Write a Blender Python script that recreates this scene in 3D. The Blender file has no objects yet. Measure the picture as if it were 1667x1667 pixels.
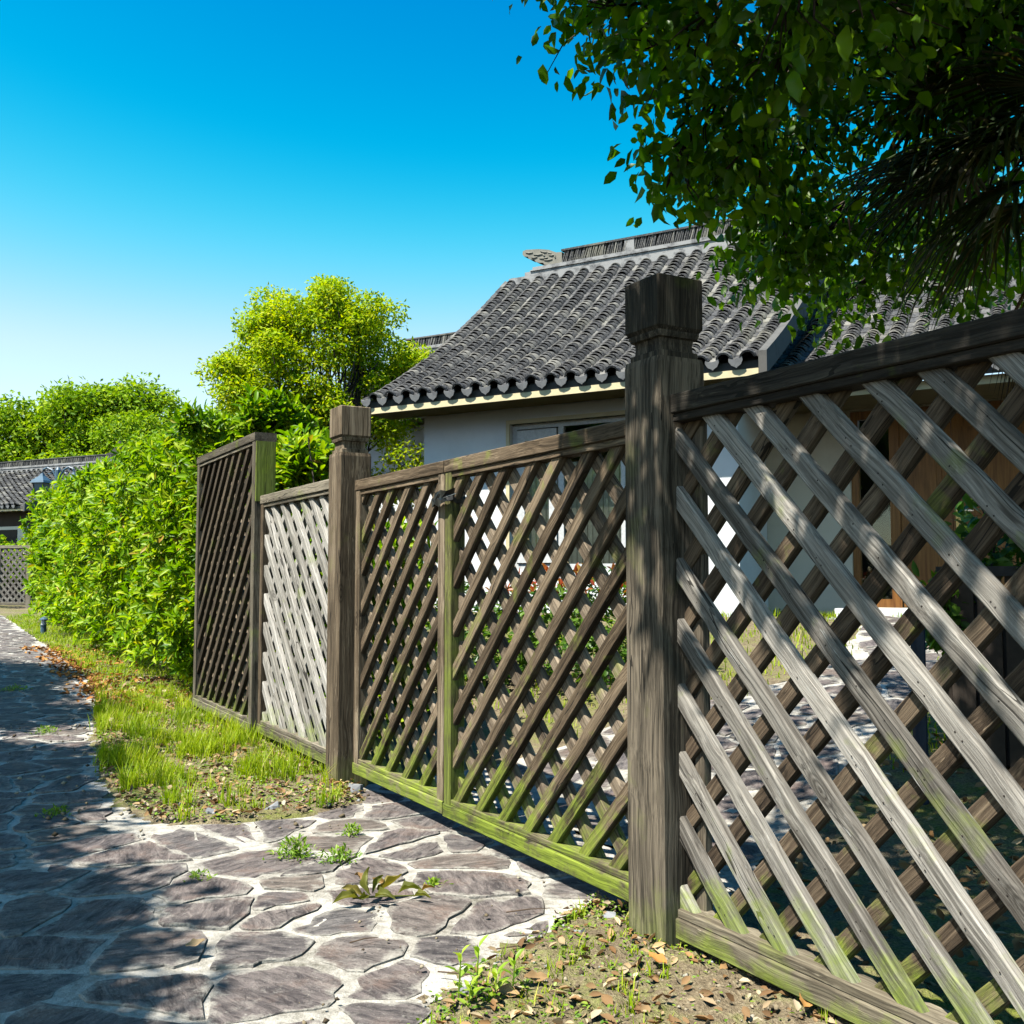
import bpy, math, random
import numpy as np
from mathutils import Matrix, Vector
from mathutils.geometry import delaunay_2d_cdt

R = math.radians
random.seed(7)
DBG = False
rng = np.random.default_rng(11)
SC = bpy.context.scene
COL = SC.collection

# ------------------------------------------------------------------ camera
cam = bpy.data.objects.new('camera', bpy.data.cameras.new('camera'))
COL.objects.link(cam)
cam.location = (0, 0, 1.2)
cam.rotation_euler = (R(90) + math.atan(107 / 1667), 0, 0)
cam.data.sensor_width = 24
cam.data.lens = 24
cam.data.clip_end = 800
cam.data.clip_start = 0.05
SC.camera = cam

# ------------------------------------------------------------------ sky, sun, exposure
SUN_EL = R(61)
SUN_AZ = (-0.80, -0.60)
world = bpy.data.worlds.new('World')
SC.world = world
world.use_nodes = True
wn = world.node_tree
for n in list(wn.nodes):
    wn.nodes.remove(n)
sky = wn.nodes.new('ShaderNodeTexSky')
sky.sky_type = 'NISHITA'
sky.sun_disc = False
sky.sun_elevation = SUN_EL
sky.sun_rotation = math.atan2(SUN_AZ[0], SUN_AZ[1])
sky.air_density = 1.0
sky.dust_density = 0.3
sky.ozone_density = 1.6
# colour of the air: the photograph's clear, polarised blue that pales to the horizon
def wmath(op, a, b, clamp=False):
    n = wn.nodes.new('ShaderNodeMath')
    n.operation = op
    n.use_clamp = clamp
    for i, v in enumerate((a, b)):
        if isinstance(v, bpy.types.NodeSocket):
            wn.links.new(v, n.inputs[i])
        else:
            n.inputs[i].default_value = v
    return n.outputs[0]
sp = wn.nodes.new('ShaderNodeSeparateColor')
wn.links.new(sky.outputs[0], sp.inputs[0])
SKY_R, SKY_G, SKY_B = sp.outputs[0], sp.outputs[1], sp.outputs[2]
kb = wmath('MULTIPLY', SKY_B, 1.35)
def wsmooth(v, lo, hi, a, b):
    n = wn.nodes.new('ShaderNodeMapRange')
    n.interpolation_type = 'SMOOTHSTEP'
    wn.links.new(v, n.inputs['Value'])
    for k, x in (('From Min', lo), ('From Max', hi), ('To Min', a), ('To Max', b)):
        n.inputs[k].default_value = x
    return n.outputs[0]
kg = wmath('MULTIPLY', SKY_G, wsmooth(SKY_G, 1.3, 2.8, 0.74, 1.55))
kr = wmath('MULTIPLY', SKY_R, wsmooth(SKY_R, 1.32, 2.40, 0.0, 1.62))
cb = wn.nodes.new('ShaderNodeCombineColor')
for i, v in enumerate((kr, kg, kb)):
    wn.links.new(v, cb.inputs[i])
bg = wn.nodes.new('ShaderNodeBackground')
bg.inputs['Strength'].default_value = 0.078
wo = wn.nodes.new('ShaderNodeOutputWorld')
wn.links.new(cb.outputs[0], bg.inputs['Color'])
wn.links.new(bg.outputs[0], wo.inputs['Surface'])

sl = bpy.data.lights.new('sun', 'SUN')
sl.energy = 5.0
sl.angle = R(0.53)
sl.color = (1.0, 0.95, 0.86)
so = bpy.data.objects.new('sun', sl)
COL.objects.link(so)
sd = Vector((SUN_AZ[0] * math.cos(SUN_EL), SUN_AZ[1] * math.cos(SUN_EL), math.sin(SUN_EL)))
so.rotation_euler = sd.to_track_quat('Z', 'Y').to_euler()
so.location = (-20, -15, 40)

SC.view_settings.view_transform = 'Standard'
SC.view_settings.look = 'None'
SC.view_settings.exposure = 1.10
SC.view_settings.gamma = 1.0
SC.render.engine = 'CYCLES'
SC.cycles.use_denoising = True
SC.cycles.max_bounces = 6
SC.cycles.diffuse_bounces = 0
SC.cycles.transparent_max_bounces = 6

# ------------------------------------------------------------------ node helpers
def mat(name):
    m = bpy.data.materials.new(name)
    m.use_nodes = True
    m.node_tree.nodes.clear()
    return m, m.node_tree

def nd(nt, t, ins=None, **props):
    n = nt.nodes.new(t)
    for k, v in props.items():
        setattr(n, k, v)
    if ins:
        for k, v in ins.items():
            s = n.inputs[k]
            if isinstance(v, bpy.types.NodeSocket):
                nt.links.new(v, s)
            else:
                s.default_value = v
    return n

def ramp(nt, fac, stops):
    n = nt.nodes.new('ShaderNodeValToRGB')
    e = n.color_ramp.elements
    while len(e) > 1:
        e.remove(e[-1])
    e[0].position, e[0].color = stops[0][0], (*stops[0][1], 1)
    for p, c in stops[1:]:
        x = e.new(p)
        x.color = (*c, 1)
    nt.links.new(fac, n.inputs[0])
    return n.outputs[0]

def mixc(nt, fac, a, b, mode='MIX'):
    n = nt.nodes.new('ShaderNodeMix')
    n.data_type = 'RGBA'
    n.blend_type = mode
    for s, v in ((n.inputs[0], fac), (n.inputs[6], a), (n.inputs[7], b)):
        if isinstance(v, bpy.types.NodeSocket):
            nt.links.new(v, s)
        elif isinstance(v, (int, float)):
            s.default_value = v
        else:
            s.default_value = (*v, 1)
    return n.outputs[2]

def mth(nt, op, a, b=0.0, c=None, clamp=False):
    n = nt.nodes.new('ShaderNodeMath')
    n.operation = op
    n.use_clamp = clamp
    for i, v in enumerate((a, b) if c is None else (a, b, c)):
        if isinstance(v, bpy.types.NodeSocket):
            nt.links.new(v, n.inputs[i])
        else:
            n.inputs[i].default_value = v
    return n.outputs[0]

def maprange(nt, v, a, b, c=0.0, d=1.0):
    n = nd(nt, 'ShaderNodeMapRange', {'Value': v, 'From Min': a, 'From Max': b, 'To Min': c, 'To Max': d})
    return n.outputs[0]

def noise(nt, vec, scale, detail=4.0, rough=0.55, dist=0.0):
    return nd(nt, 'ShaderNodeTexNoise', {'Vector': vec, 'Scale': scale, 'Detail': detail, 'Roughness': rough, 'Distortion': dist}).outputs[0]

def bump(nt, h, strength, dist=0.01, normal=None):
    n = nd(nt, 'ShaderNodeBump', {'Height': h, 'Strength': strength, 'Distance': dist})
    if normal is not None:
        nt.links.new(normal, n.inputs['Normal'])
    return n.outputs[0]

def finish(nt, color, rough=0.8, normal=None, spec=0.3, metallic=0.0):
    p = nd(nt, 'ShaderNodeBsdfPrincipled', {'Roughness': rough, 'Metallic': metallic, 'Specular IOR Level': spec})
    if isinstance(color, bpy.types.NodeSocket):
        nt.links.new(color, p.inputs['Base Color'])
    else:
        p.inputs['Base Color'].default_value = (*color, 1)
    if normal is not None:
        nt.links.new(normal, p.inputs['Normal'])
    o = nd(nt, 'ShaderNodeOutputMaterial', {'Surface': p.outputs[0]})
    return p

def pos(nt):
    return nt.nodes.new('ShaderNodeNewGeometry').outputs['Position']

def pos_z(nt):
    return nd(nt, 'ShaderNodeSeparateXYZ', {0: pos(nt)}).outputs[2]

def rnd(nt):
    """one random number per thing or per loose piece"""
    a = nt.nodes.new('ShaderNodeObjectInfo').outputs['Random']
    b = nt.nodes.new('ShaderNodeNewGeometry').outputs['Random Per Island']
    return mth(nt, 'FRACT', mth(nt, 'ADD', a, b))

# ------------------------------------------------------------------ materials
def wood(name, dark, mid, light, moss=1.0, mosstop=0.38, scale=1.0):
    m, nt = mat(name)
    tc = nt.nodes.new('ShaderNodeTexCoord').outputs['Object']
    r = nt.nodes.new('ShaderNodeObjectInfo').outputs['Random']
    off = nd(nt, 'ShaderNodeCombineXYZ', {0: mth(nt, 'MULTIPLY', r, 31.0), 1: mth(nt, 'MULTIPLY', r, 17.0), 2: mth(nt, 'MULTIPLY', r, 7.0)}).outputs[0]
    v = nd(nt, 'ShaderNodeVectorMath', {0: tc, 1: off}, operation='ADD').outputs[0]
    wob = nd(nt, 'ShaderNodeVectorMath', {0: v, 1: nd(nt, 'ShaderNodeVectorMath', {0: nd(nt, 'ShaderNodeTexNoise', {'Vector': v, 'Scale': 3.0, 'Detail': 2.0}).outputs[1], 1: (0.0, 0.05, 0.05)}, operation='MULTIPLY').outputs[0]}, operation='ADD').outputs[0]
    grainv = nd(nt, 'ShaderNodeMapping', {'Vector': wob, 'Scale': (1.1, 46 * scale, 46 * scale)}).outputs[0]
    finev = nd(nt, 'ShaderNodeMapping', {'Vector': wob, 'Scale': (2.5, 190 * scale, 190 * scale)}).outputs[0]
    patchv = nd(nt, 'ShaderNodeMapping', {'Vector': v, 'Scale': (1.0, 7 * scale, 7 * scale)}).outputs[0]
    grain = noise(nt, grainv, 1.0, 9, 0.72)
    ringv = nd(nt, 'ShaderNodeMapping', {'Vector': wob, 'Scale': (0.8, 95 * scale, 95 * scale)}).outputs[0]
    rings = noise(nt, ringv, 1.0, 6, 0.7)
    fine = noise(nt, finev, 1.0, 3, 0.6)
    patch = noise(nt, patchv, 1.6, 4, 0.6)
    f = mth(nt, 'ADD', mth(nt, 'ADD', mth(nt, 'MULTIPLY', grain, 0.40), mth(nt, 'MULTIPLY', rings, 0.32)), mth(nt, 'ADD', mth(nt, 'MULTIPLY', patch, 0.28), mth(nt, 'MULTIPLY', mth(nt, 'SUBTRACT', r, 0.5), 0.12)))
    col = ramp(nt, f, [(0.385, dark), (0.49, mid), (0.60, light)])
    col = mixc(nt, maprange(nt, fine, 0.45, 0.66, 0.0, 0.6), col, tuple(c * 0.45 for c in dark))
    # checks: long narrow dark drying cracks
    crv = nd(nt, 'ShaderNodeMapping', {'Vector': wob, 'Scale': (0.55, 24 * scale, 24 * scale)}).outputs[0]
    cr = noise(nt, crv, 1.0, 1, 0.5)
    crack = mth(nt, 'LESS_THAN', mth(nt, 'ABSOLUTE', mth(nt, 'SUBTRACT', cr, 0.5)), 0.010)
    crack = mth(nt, 'MULTIPLY', crack, maprange(nt, noise(nt, patchv, 0.9, 1), 0.48, 0.58))
    col = mixc(nt, mth(nt, 'MULTIPLY', crack, 0.85), col, (0.008, 0.007, 0.006))
    # bleached flecks where the face has splintered
    fl = mth(nt, 'MULTIPLY', maprange(nt, fine, 0.60, 0.68), maprange(nt, noise(nt, patchv, 3.0, 2), 0.52, 0.62))
    col = mixc(nt, mth(nt, 'MULTIPLY', fl, 0.6), col, tuple(min(0.6, c * 1.7) for c in light))
    # knots
    kv = nd(nt, 'ShaderNodeMapping', {'Vector': v, 'Scale': (2.2, 6.0, 6.0)}).outputs[0]
    kd = nd(nt, 'ShaderNodeTexVoronoi', {'Vector': kv, 'Scale': 1.0}).outputs['Distance']
    ring = mth(nt, 'SINE', mth(nt, 'MULTIPLY', kd, 120.0))
    km = maprange(nt, kd, 0.17, 0.10)
    col = mixc(nt, mth(nt, 'MULTIPLY', km, maprange(nt, ring, -1, 1, 0.25, 0.8)), col, tuple(c * 0.5 for c in dark))
    # green algae near the ground and in damp patches
    z = pos_z(nt)
    mn = noise(nt, pos(nt), 9.0, 4, 0.65)
    mz = mth(nt, 'ADD', maprange(nt, z, mosstop, 0.04, 0.0, 1.0), mth(nt, 'ADD', mth(nt, 'MULTIPLY', mth(nt, 'SUBTRACT', mn, 0.5), 1.9), mth(nt, 'MULTIPLY', mth(nt, 'SUBTRACT', grain, 0.5), 1.2)))
    mf = mth(nt, 'MULTIPLY', maprange(nt, mz, 0.30, 0.85), moss, clamp=True)
    top = mth(nt, 'MULTIPLY', maprange(nt, noise(nt, pos(nt), 4.5, 4, 0.6), 0.60, 0.68), 0.45 * min(1.0, moss))
    mf = mth(nt, 'MAXIMUM', mf, top)
    mcol = mixc(nt, maprange(nt, rings, 0.35, 0.65), (0.075, 0.11, 0.014), (0.29, 0.37, 0.035))
    col = mixc(nt, mth(nt, 'MULTIPLY', mf, 0.85), col, mcol)
    h = mth(nt, 'SUBTRACT', mth(nt, 'ADD', mth(nt, 'MULTIPLY', grain, 0.6), mth(nt, 'MULTIPLY', fine, 0.4)), crack)
    finish(nt, col, 0.86, bump(nt, mth(nt, 'ADD', h, mth(nt, 'MULTIPLY', rings, 0.4)), 0.8, 0.006), 0.2)
    return m

W_BROWN = wood('weathered_brown_wood', (0.038, 0.028, 0.018), (0.145, 0.108, 0.070), (0.36, 0.29, 0.20), moss=0.30, mosstop=0.25)
W_TALL = wood('tall_panel_wood', (0.022, 0.017, 0.011), (0.072, 0.054, 0.037), (0.16, 0.125, 0.085), moss=0.85, mosstop=0.40)  # front slats: shade of their undersides put into a darker colour
W_GATE = wood('gate_wood', (0.030, 0.021, 0.013), (0.118, 0.085, 0.053), (0.27, 0.205, 0.135), moss=0.95, mosstop=0.62)
W_GRAIL = wood('mossy_gate_rail', (0.05, 0.042, 0.026), (0.15, 0.13, 0.075), (0.27, 0.24, 0.14), moss=1.2, mosstop=0.30)
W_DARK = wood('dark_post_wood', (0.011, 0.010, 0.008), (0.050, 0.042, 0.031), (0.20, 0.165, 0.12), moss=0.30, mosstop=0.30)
W_SILVER = wood('silvered_wood', (0.075, 0.066, 0.055), (0.20, 0.185, 0.16), (0.40, 0.375, 0.33), moss=0.85, mosstop=0.42)
W_BLEACH = wood('bleached_wood', (0.15, 0.14, 0.12), (0.31, 0.295, 0.26), (0.47, 0.45, 0.41), moss=0.7, mosstop=0.42)
W_GBACK = wood('gate_back_slat_wood', (0.07, 0.052, 0.036), (0.18, 0.140, 0.098), (0.31, 0.25, 0.18), moss=0.9, mosstop=0.50)  # paler wood, sunlight on the back slats put into the colour
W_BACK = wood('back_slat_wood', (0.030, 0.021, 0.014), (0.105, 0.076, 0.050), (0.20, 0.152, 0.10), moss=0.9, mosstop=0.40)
W_RAIL = wood('rail_wood', (0.055, 0.045, 0.032), (0.15, 0.13, 0.095), (0.30, 0.265, 0.20), moss=0.75, mosstop=0.22)
W_NRAIL = wood('near_rail_wood', (0.055, 0.044, 0.030), (0.17, 0.145, 0.10), (0.32, 0.28, 0.20), moss=0.75, mosstop=0.14)
W_MSTILE = wood('greenish_stile_wood', (0.06, 0.06, 0.025), (0.16, 0.15, 0.06), (0.29, 0.28, 0.12), moss=0.55, mosstop=2.2)
W_NTOP = wood('shaded_top_rail_wood', (0.014, 0.012, 0.010), (0.048, 0.042, 0.033), (0.12, 0.105, 0.08), moss=0.6, mosstop=0.2)  # darker copy of the rail wood, tree shade put into its colour
W_END = wood('mossy_end_board', (0.09, 0.11, 0.02), (0.16, 0.20, 0.035), (0.26, 0.30, 0.08), moss=0.9, mosstop=3.0)

def leafmat(name, stops, trans=0.45, rough=0.42, tint=(1.35, 1.40, 0.25), spec=0.45):
    m, nt = mat(name)
    r = rnd(nt)
    col = ramp(nt, r, stops)
    n = noise(nt, pos(nt), 1.7, 2)
    col = mixc(nt, 1.0, col, nd(nt, 'ShaderNodeCombineColor', {0: maprange(nt, n, 0.3, 0.7, 0.72, 1.2), 1: maprange(nt, n, 0.3, 0.7, 0.80, 1.12), 2: 0.9}).outputs[0], 'MULTIPLY')
    p = nd(nt, 'ShaderNodeBsdfPrincipled', {'Base Color': col, 'Roughness': rough, 'Specular IOR Level': spec})
    tcol = mixc(nt, 1.0, col, tint, 'MULTIPLY')
    t = nd(nt, 'ShaderNodeBsdfTranslucent', {'Color': tcol})
    mx = nd(nt, 'ShaderNodeMixShader', {0: trans, 1: p.outputs[0], 2: t.outputs[0]})
    nd(nt, 'ShaderNodeOutputMaterial', {'Surface': mx.outputs[0]})
    return m

L_HEDGE = leafmat('hedge_leaf', [(0.0, (0.05, 0.14, 0.003)), (0.3, (0.15, 0.31, 0.003)), (0.72, (0.28, 0.44, 0.005)), (0.97, (0.44, 0.54, 0.03)), (1.0, (0.46, 0.28, 0.05))], 0.40, 0.42, spec=0.22)
L_CAMPHOR = leafmat('camphor_leaf', [(0.0, (0.03, 0.09, 0.004)), (0.6, (0.08, 0.19, 0.005)), (1.0, (0.16, 0.29, 0.008))], 0.5, 0.40, spec=0.3)
L_YOUNG = leafmat('young_yellow_leaf', [(0.0, (0.12, 0.25, 0.003)), (0.3, (0.30, 0.44, 0.004)), (0.8, (0.46, 0.54, 0.006)), (1.0, (0.58, 0.57, 0.01))], 0.45, 0.5, spec=0.15)
L_TREE = leafmat('tree_leaf', [(0.0, (0.08, 0.18, 0.006)), (0.5, (0.21, 0.36, 0.008)), (1.0, (0.37, 0.48, 0.02))], 0.42, 0.5, spec=0.15)
L_SHRUB = leafmat('shrub_leaf', [(0.0, (0.035, 0.10, 0.014)), (0.6, (0.09, 0.20, 0.02)), (1.0, (0.17, 0.29, 0.03))], 0.4, 0.4)
L_RED = leafmat('red_young_leaf', [(0.0, (0.30, 0.045, 0.02)), (0.5, (0.42, 0.13, 0.03)), (1.0, (0.38, 0.28, 0.05))], 0.4, 0.4, (1.3, 0.8, 0.5))
L_PALM = leafmat('palm_frond', [(0.0, (0.016, 0.036, 0.010)), (0.7, (0.035, 0.062, 0.014)), (1.0, (0.10, 0.075, 0.025))], 0.22, 0.5, (1.3, 1.1, 0.5))
L_DRYPALM = leafmat('dry_palm_frond', [(0.0, (0.06, 0.042, 0.025)), (1.0, (0.17, 0.125, 0.075))], 0.2, 0.8, (1.1, 0.9, 0.6), 0.1)
L_GRASS = leafmat('grass_blade', [(0.0, (0.19, 0.31, 0.006)), (0.5, (0.34, 0.47, 0.012)), (0.85, (0.45, 0.55, 0.03)), (1.0, (0.52, 0.50, 0.16))], 0.4, 0.5, spec=0.2)
L_WEED = leafmat('weed_leaf', [(0.0, (0.11, 0.24, 0.018)), (0.6, (0.22, 0.37, 0.03)), (1.0, (0.34, 0.46, 0.07))], 0.4, 0.45)
L_DRY = leafmat('dry_leaf', [(0.0, (0.16, 0.085, 0.038)), (0.4, (0.30, 0.18, 0.085)), (0.75, (0.43, 0.31, 0.18)), (1.0, (0.58, 0.49, 0.36))], 0.15, 0.75, (1.1, 0.8, 0.5), 0.2)
L_ORANGE = leafmat('orange_dry_leaf', [(0.0, (0.22, 0.085, 0.03)), (0.5, (0.42, 0.18, 0.05)), (1.0, (0.52, 0.30, 0.10))], 0.15, 0.75, (1.1, 0.8, 0.5), 0.2)
L_WILT = leafmat('wilted_leaf', [(0.0, (0.10, 0.12, 0.02)), (0.5, (0.20, 0.20, 0.04)), (1.0, (0.24, 0.13, 0.05))], 0.3, 0.6)

def m_bark():
    m, nt = mat('bark')
    v = nd(nt, 'ShaderNodeMapping', {'Vector': pos(nt), 'Scale': (22, 22, 5)}).outputs[0]
    n = noise(nt, v, 1.0, 5, 0.6)
    finish(nt, ramp(nt, n, [(0.3, (0.030, 0.024, 0.018)), (0.7, (0.14, 0.115, 0.09))]), 0.9, bump(nt, n, 0.8, 0.02), 0.2)
    return m
BARK = m_bark()

def m_ground():
    m, nt = mat('soil_and_moss')
    p = pos(nt)
    a = noise(nt, p, 1.1, 5, 0.6)
    b = noise(nt, p, 14, 5, 0.7)
    c = noise(nt, p, 90, 3, 0.7)
    soil = ramp(nt, mth(nt, 'ADD', mth(nt, 'MULTIPLY', b, 0.5), mth(nt, 'MULTIPLY', c, 0.5)), [(0.32, (0.07, 0.052, 0.032)), (0.50, (0.22, 0.175, 0.11)), (0.68, (0.42, 0.36, 0.25))])
    mosscol = ramp(nt, c, [(0.3, (0.075, 0.095, 0.018)), (0.7, (0.24, 0.27, 0.05))])
    f = maprange(nt, mth(nt, 'ADD', mth(nt, 'MULTIPLY', a, 0.5), mth(nt, 'MULTIPLY', b, 0.5)), 0.47, 0.62)
    col = mixc(nt, f, soil, mosscol)
    nm = bump(nt, mth(nt, 'ADD', b, mth(nt, 'MULTIPLY', c, 0.6)), 0.9, 0.03)
    finish(nt, col, 0.95, nm, 0.15)
    return m
M_GROUND = m_ground()

def m_mortar():
    m, nt = mat('pale_mortar')
    p = pos(nt)
    a = noise(nt, p, 2.2, 5, 0.6)
    b = noise(nt, p, 26, 5, 0.7)
    c = noise(nt, p, 160, 3, 0.7)
    col = ramp(nt, mth(nt, 'ADD', mth(nt, 'MULTIPLY', a, 0.45), mth(nt, 'MULTIPLY', b, 0.55)), [(0.34, (0.15, 0.140, 0.110)), (0.46, (0.36, 0.34, 0.295)), (0.60, (0.57, 0.55, 0.49))])
    col = mixc(nt, maprange(nt, c, 0.55, 0.75, 0, 0.6), col, (0.16, 0.15, 0.12))
    nm = bump(nt, mth(nt, 'ADD', b, mth(nt, 'MULTIPLY', c, 0.45)), 0.8, 0.02)
    finish(nt, col, 0.92, nm, 0.2)
    return m
M_MORTAR = m_mortar()

def m_stone():
    m, nt = mat('purple_slate')
    p = pos(nt)
    r = rnd(nt)
    base = ramp(nt, r, [(0.0, (0.070, 0.064, 0.070)), (0.2, (0.138, 0.102, 0.094)), (0.4, (0.090, 0.092, 0.098)), (0.6, (0.158, 0.128, 0.112)), (0.8, (0.110, 0.088, 0.094)), (1.0, (0.165, 0.130, 0.098))])
    sv = nd(nt, 'ShaderNodeVectorRotate', {'Vector': p, 'Angle': mth(nt, 'MULTIPLY', r, 6.28)}, rotation_type='Z_AXIS').outputs[0]
    sv = nd(nt, 'ShaderNodeMapping', {'Vector': sv, 'Scale': (9, 32, 30)}).outputs[0]
    a = noise(nt, sv, 1.0, 6, 0.65, 0.6)
    b = noise(nt, p, 60, 4, 0.7)
    c = noise(nt, p, 5.0, 4, 0.6)
    col = mixc(nt, maprange(nt, a, 0.36, 0.66), mixc(nt, 0.75, base, (0.02, 0.018, 0.02)), mixc(nt, 0.35, base, (0.34, 0.30, 0.27)))
    col = mixc(nt, maprange(nt, c, 0.52, 0.68, 0, 0.55), col, (0.21, 0.145, 0.115))
    col = mixc(nt, maprange(nt, noise(nt, p, 11.0, 6, 0.75), 0.54, 0.70, 0, 0.55), col, (0.30, 0.275, 0.245))
    col = mixc(nt, maprange(nt, b, 0.60, 0.70, 0, 0.6), col, (0.44, 0.42, 0.37))
    col = mixc(nt, maprange(nt, noise(nt, p, 120, 2, 0.7), 0.60, 0.68, 0, 0.7), col, (0.03, 0.027, 0.027))
    at = nd(nt, 'ShaderNodeAttribute', attribute_name='rim').outputs['Fac']
    sm = maprange(nt, mth(nt, 'ADD', at, mth(nt, 'MULTIPLY', mth(nt, 'SUBTRACT', noise(nt, p, 14.0, 6, 0.7), 0.5), 2.2)), 0.72, 1.12)
    col = mixc(nt, mth(nt, 'MULTIPLY', sm, 0.8), col, mixc(nt, b, (0.24, 0.225, 0.19), (0.50, 0.48, 0.42)))
    nm = bump(nt, mth(nt, 'ADD', a, mth(nt, 'MULTIPLY', b, 0.45)), 0.8, 0.02)
    finish(nt, col, 0.78, nm, 0.3)
    return m
M_STONE = m_stone()

def m_tile():
    m, nt = mat('grey_clay_tile')
    r = rnd(nt)
    p = pos(nt)
    n = noise(nt, p, 3.0, 4, 0.6)
    f = noise(nt, p, 40, 3, 0.6)
    col = ramp(nt, r, [(0.0, (0.028, 0.030, 0.033)), (0.45, (0.062, 0.063, 0.066)), (0.8, (0.12, 0.118, 0.112)), (1.0, (0.24, 0.23, 0.20))])
    col = mixc(nt, maprange(nt, n, 0.4, 0.65, 0, 0.75), col, (0.030, 0.030, 0.033))
    col = mixc(nt, maprange(nt, noise(nt, p, 1.3, 5, 0.7), 0.56, 0.68, 0, 0.55), col, (0.22, 0.21, 0.16))
    col = mixc(nt, maprange(nt, f, 0.5, 0.75, 0, 0.5), col, (0.30, 0.29, 0.26))
    finish(nt, col, 0.8, bump(nt, f, 0.4, 0.01), 0.25)
    return m
M_TILE = m_tile()

def m_plaster(name, base, dirt, amount=0.35, sc=3.0):
    m, nt = mat(name)
    p = pos(nt)
    n = noise(nt, p, sc, 5, 0.65)
    f = noise(nt, p, 55, 3, 0.6)
    col = mixc(nt, maprange(nt, n, 0.48, 0.72, 0, amount), base, dirt)
    finish(nt, col, 0.85, bump(nt, f, 0.25, 0.004), 0.2)
    return m
M_WALL = m_plaster('white_plaster', (0.77, 0.80, 0.80), (0.56, 0.58, 0.57), 0.4, 1.6)
M_CREAM = m_plaster('cream_plaster', (0.66, 0.58, 0.36), (0.42, 0.36, 0.22), 0.5)
M_RIDGE = m_plaster('stained_ridge_plaster', (0.29, 0.29, 0.285), (0.05, 0.05, 0.055), 1.0, 6.0)
M_GREYPL = m_plaster('grey_carved_plaster', (0.22, 0.21, 0.175), (0.12, 0.12, 0.105), 0.6, 8.0)
M_DRIP = m_plaster('drip_tile_clay', (0.26, 0.265, 0.265), (0.12, 0.12, 0.125), 0.7, 9.0)
M_CONC = m_plaster('verge_concrete', (0.11, 0.108, 0.10), (0.05, 0.05, 0.048), 0.8, 6.0)
M_DARKWALL = m_plaster('dark_timber_wall', (0.045, 0.036, 0.03), (0.03, 0.025, 0.02))

def m_simple(name, col, rough=0.5, metallic=0.0, spec=0.4):
    m, nt = mat(name)
    n = noise(nt, pos(nt), 30, 4, 0.6)
    c = mixc(nt, maprange(nt, n, 0.4, 0.7, 0, 0.5), col, tuple(x * 0.55 for x in col))
    finish(nt, c, rough, bump(nt, n, 0.15, 0.004), spec, metallic)
    return m
M_FRAME = m_simple('white_window_frame', (0.62, 0.64, 0.64), 0.4)
M_BLIND = m_simple('cream_blind', (0.74, 0.69, 0.54), 0.8)
M_BRASS = m_simple('brass_lock', (0.42, 0.33, 0.16), 0.35, 1.0)
M_STEEL = m_simple('pale_metal', (0.6, 0.58, 0.52), 0.35, 1.0)
M_LAMP = m_simple('blue_grey_lamp_paint', (0.055, 0.11, 0.16), 0.45)
M_PLANTER = m_simple('dark_planter_board', (0.055, 0.042, 0.032), 0.75)
M_PLANTRIM = m_simple('planter_rim', (0.02, 0.022, 0.026), 0.6)
M_PIPE = m_simple('blue_pipe', (0.012, 0.026, 0.055), 0.5)
M_TAPE = m_simple('black_plastic', (0.006, 0.007, 0.008), 0.42, 0, 0.35)
M_WIRE = m_simple('thin_wire', (0.35, 0.33, 0.30), 0.4, 0.8)
M_ROCK = m_simple('grey_rubble', (0.24, 0.25, 0.26), 0.8)
def m_crumb():
    m, nt = mat('soil_crumb')
    finish(nt, ramp(nt, rnd(nt), [(0.0, (0.06, 0.045, 0.03)), (0.5, (0.20, 0.16, 0.10)), (0.85, (0.34, 0.30, 0.22)), (1.0, (0.30, 0.31, 0.31))]), 0.95, None, 0.15)
    return m
M_CRUMB = m_crumb()
M_NAIL = m_simple('rusty_nail', (0.02, 0.014, 0.011), 0.8)
M_TWIG = m_simple('twig', (0.10, 0.065, 0.04), 0.9)

def m_glass(name, tint=(0.02, 0.03, 0.035)):
    m, nt = mat(name)
    g = nd(nt, 'ShaderNodeBsdfGlossy', {'Color': (0.9, 0.95, 0.95, 1), 'Roughness': 0.03})
    t = nd(nt, 'ShaderNodeBsdfTransparent', {'Color': (0.93, 0.96, 0.95, 1)})
    fr = nd(nt, 'ShaderNodeFresnel', {'IOR': 1.5})
    mx = nd(nt, 'ShaderNodeMixShader', {0: mth(nt, 'MULTIPLY', fr.outputs[0], 0.9), 1: t.outputs[0], 2: g.outputs[0]})
    nd(nt, 'ShaderNodeOutputMaterial', {'Surface': mx.outputs[0]})
    return m
M_GLASS = m_glass('window_glass')

def m_dooor():
    m, nt = mat('varnished_orange_wood')
    tc = nt.nodes.new('ShaderNodeTexCoord').outputs['Object']
    v = nd(nt, 'ShaderNodeMapping', {'Vector': tc, 'Scale': (26, 26, 1.6)}).outputs[0]
    n = noise(nt, v, 1.0, 5, 0.6, 0.8)
    finish(nt, ramp(nt, n, [(0.3, (0.12, 0.045, 0.011)), (0.55, (0.23, 0.10, 0.026)), (0.75, (0.30, 0.15, 0.045))]), 0.4, bump(nt, n, 0.15, 0.003), 0.4)
    return m
M_DOOR = m_dooor()

# ------------------------------------------------------------------ object helpers
def newmesh(name, verts, faces, mt, smooth=False):
    me = bpy.data.meshes.new(name)
    me.from_pydata([tuple(map(float, v)) for v in verts], [], [tuple(map(int, f)) for f in faces])
    me.materials.append(mt)
    if smooth:
        me.polygons.foreach_set('use_smooth', [True] * len(me.polygons))
    me.update()
    return me

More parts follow.
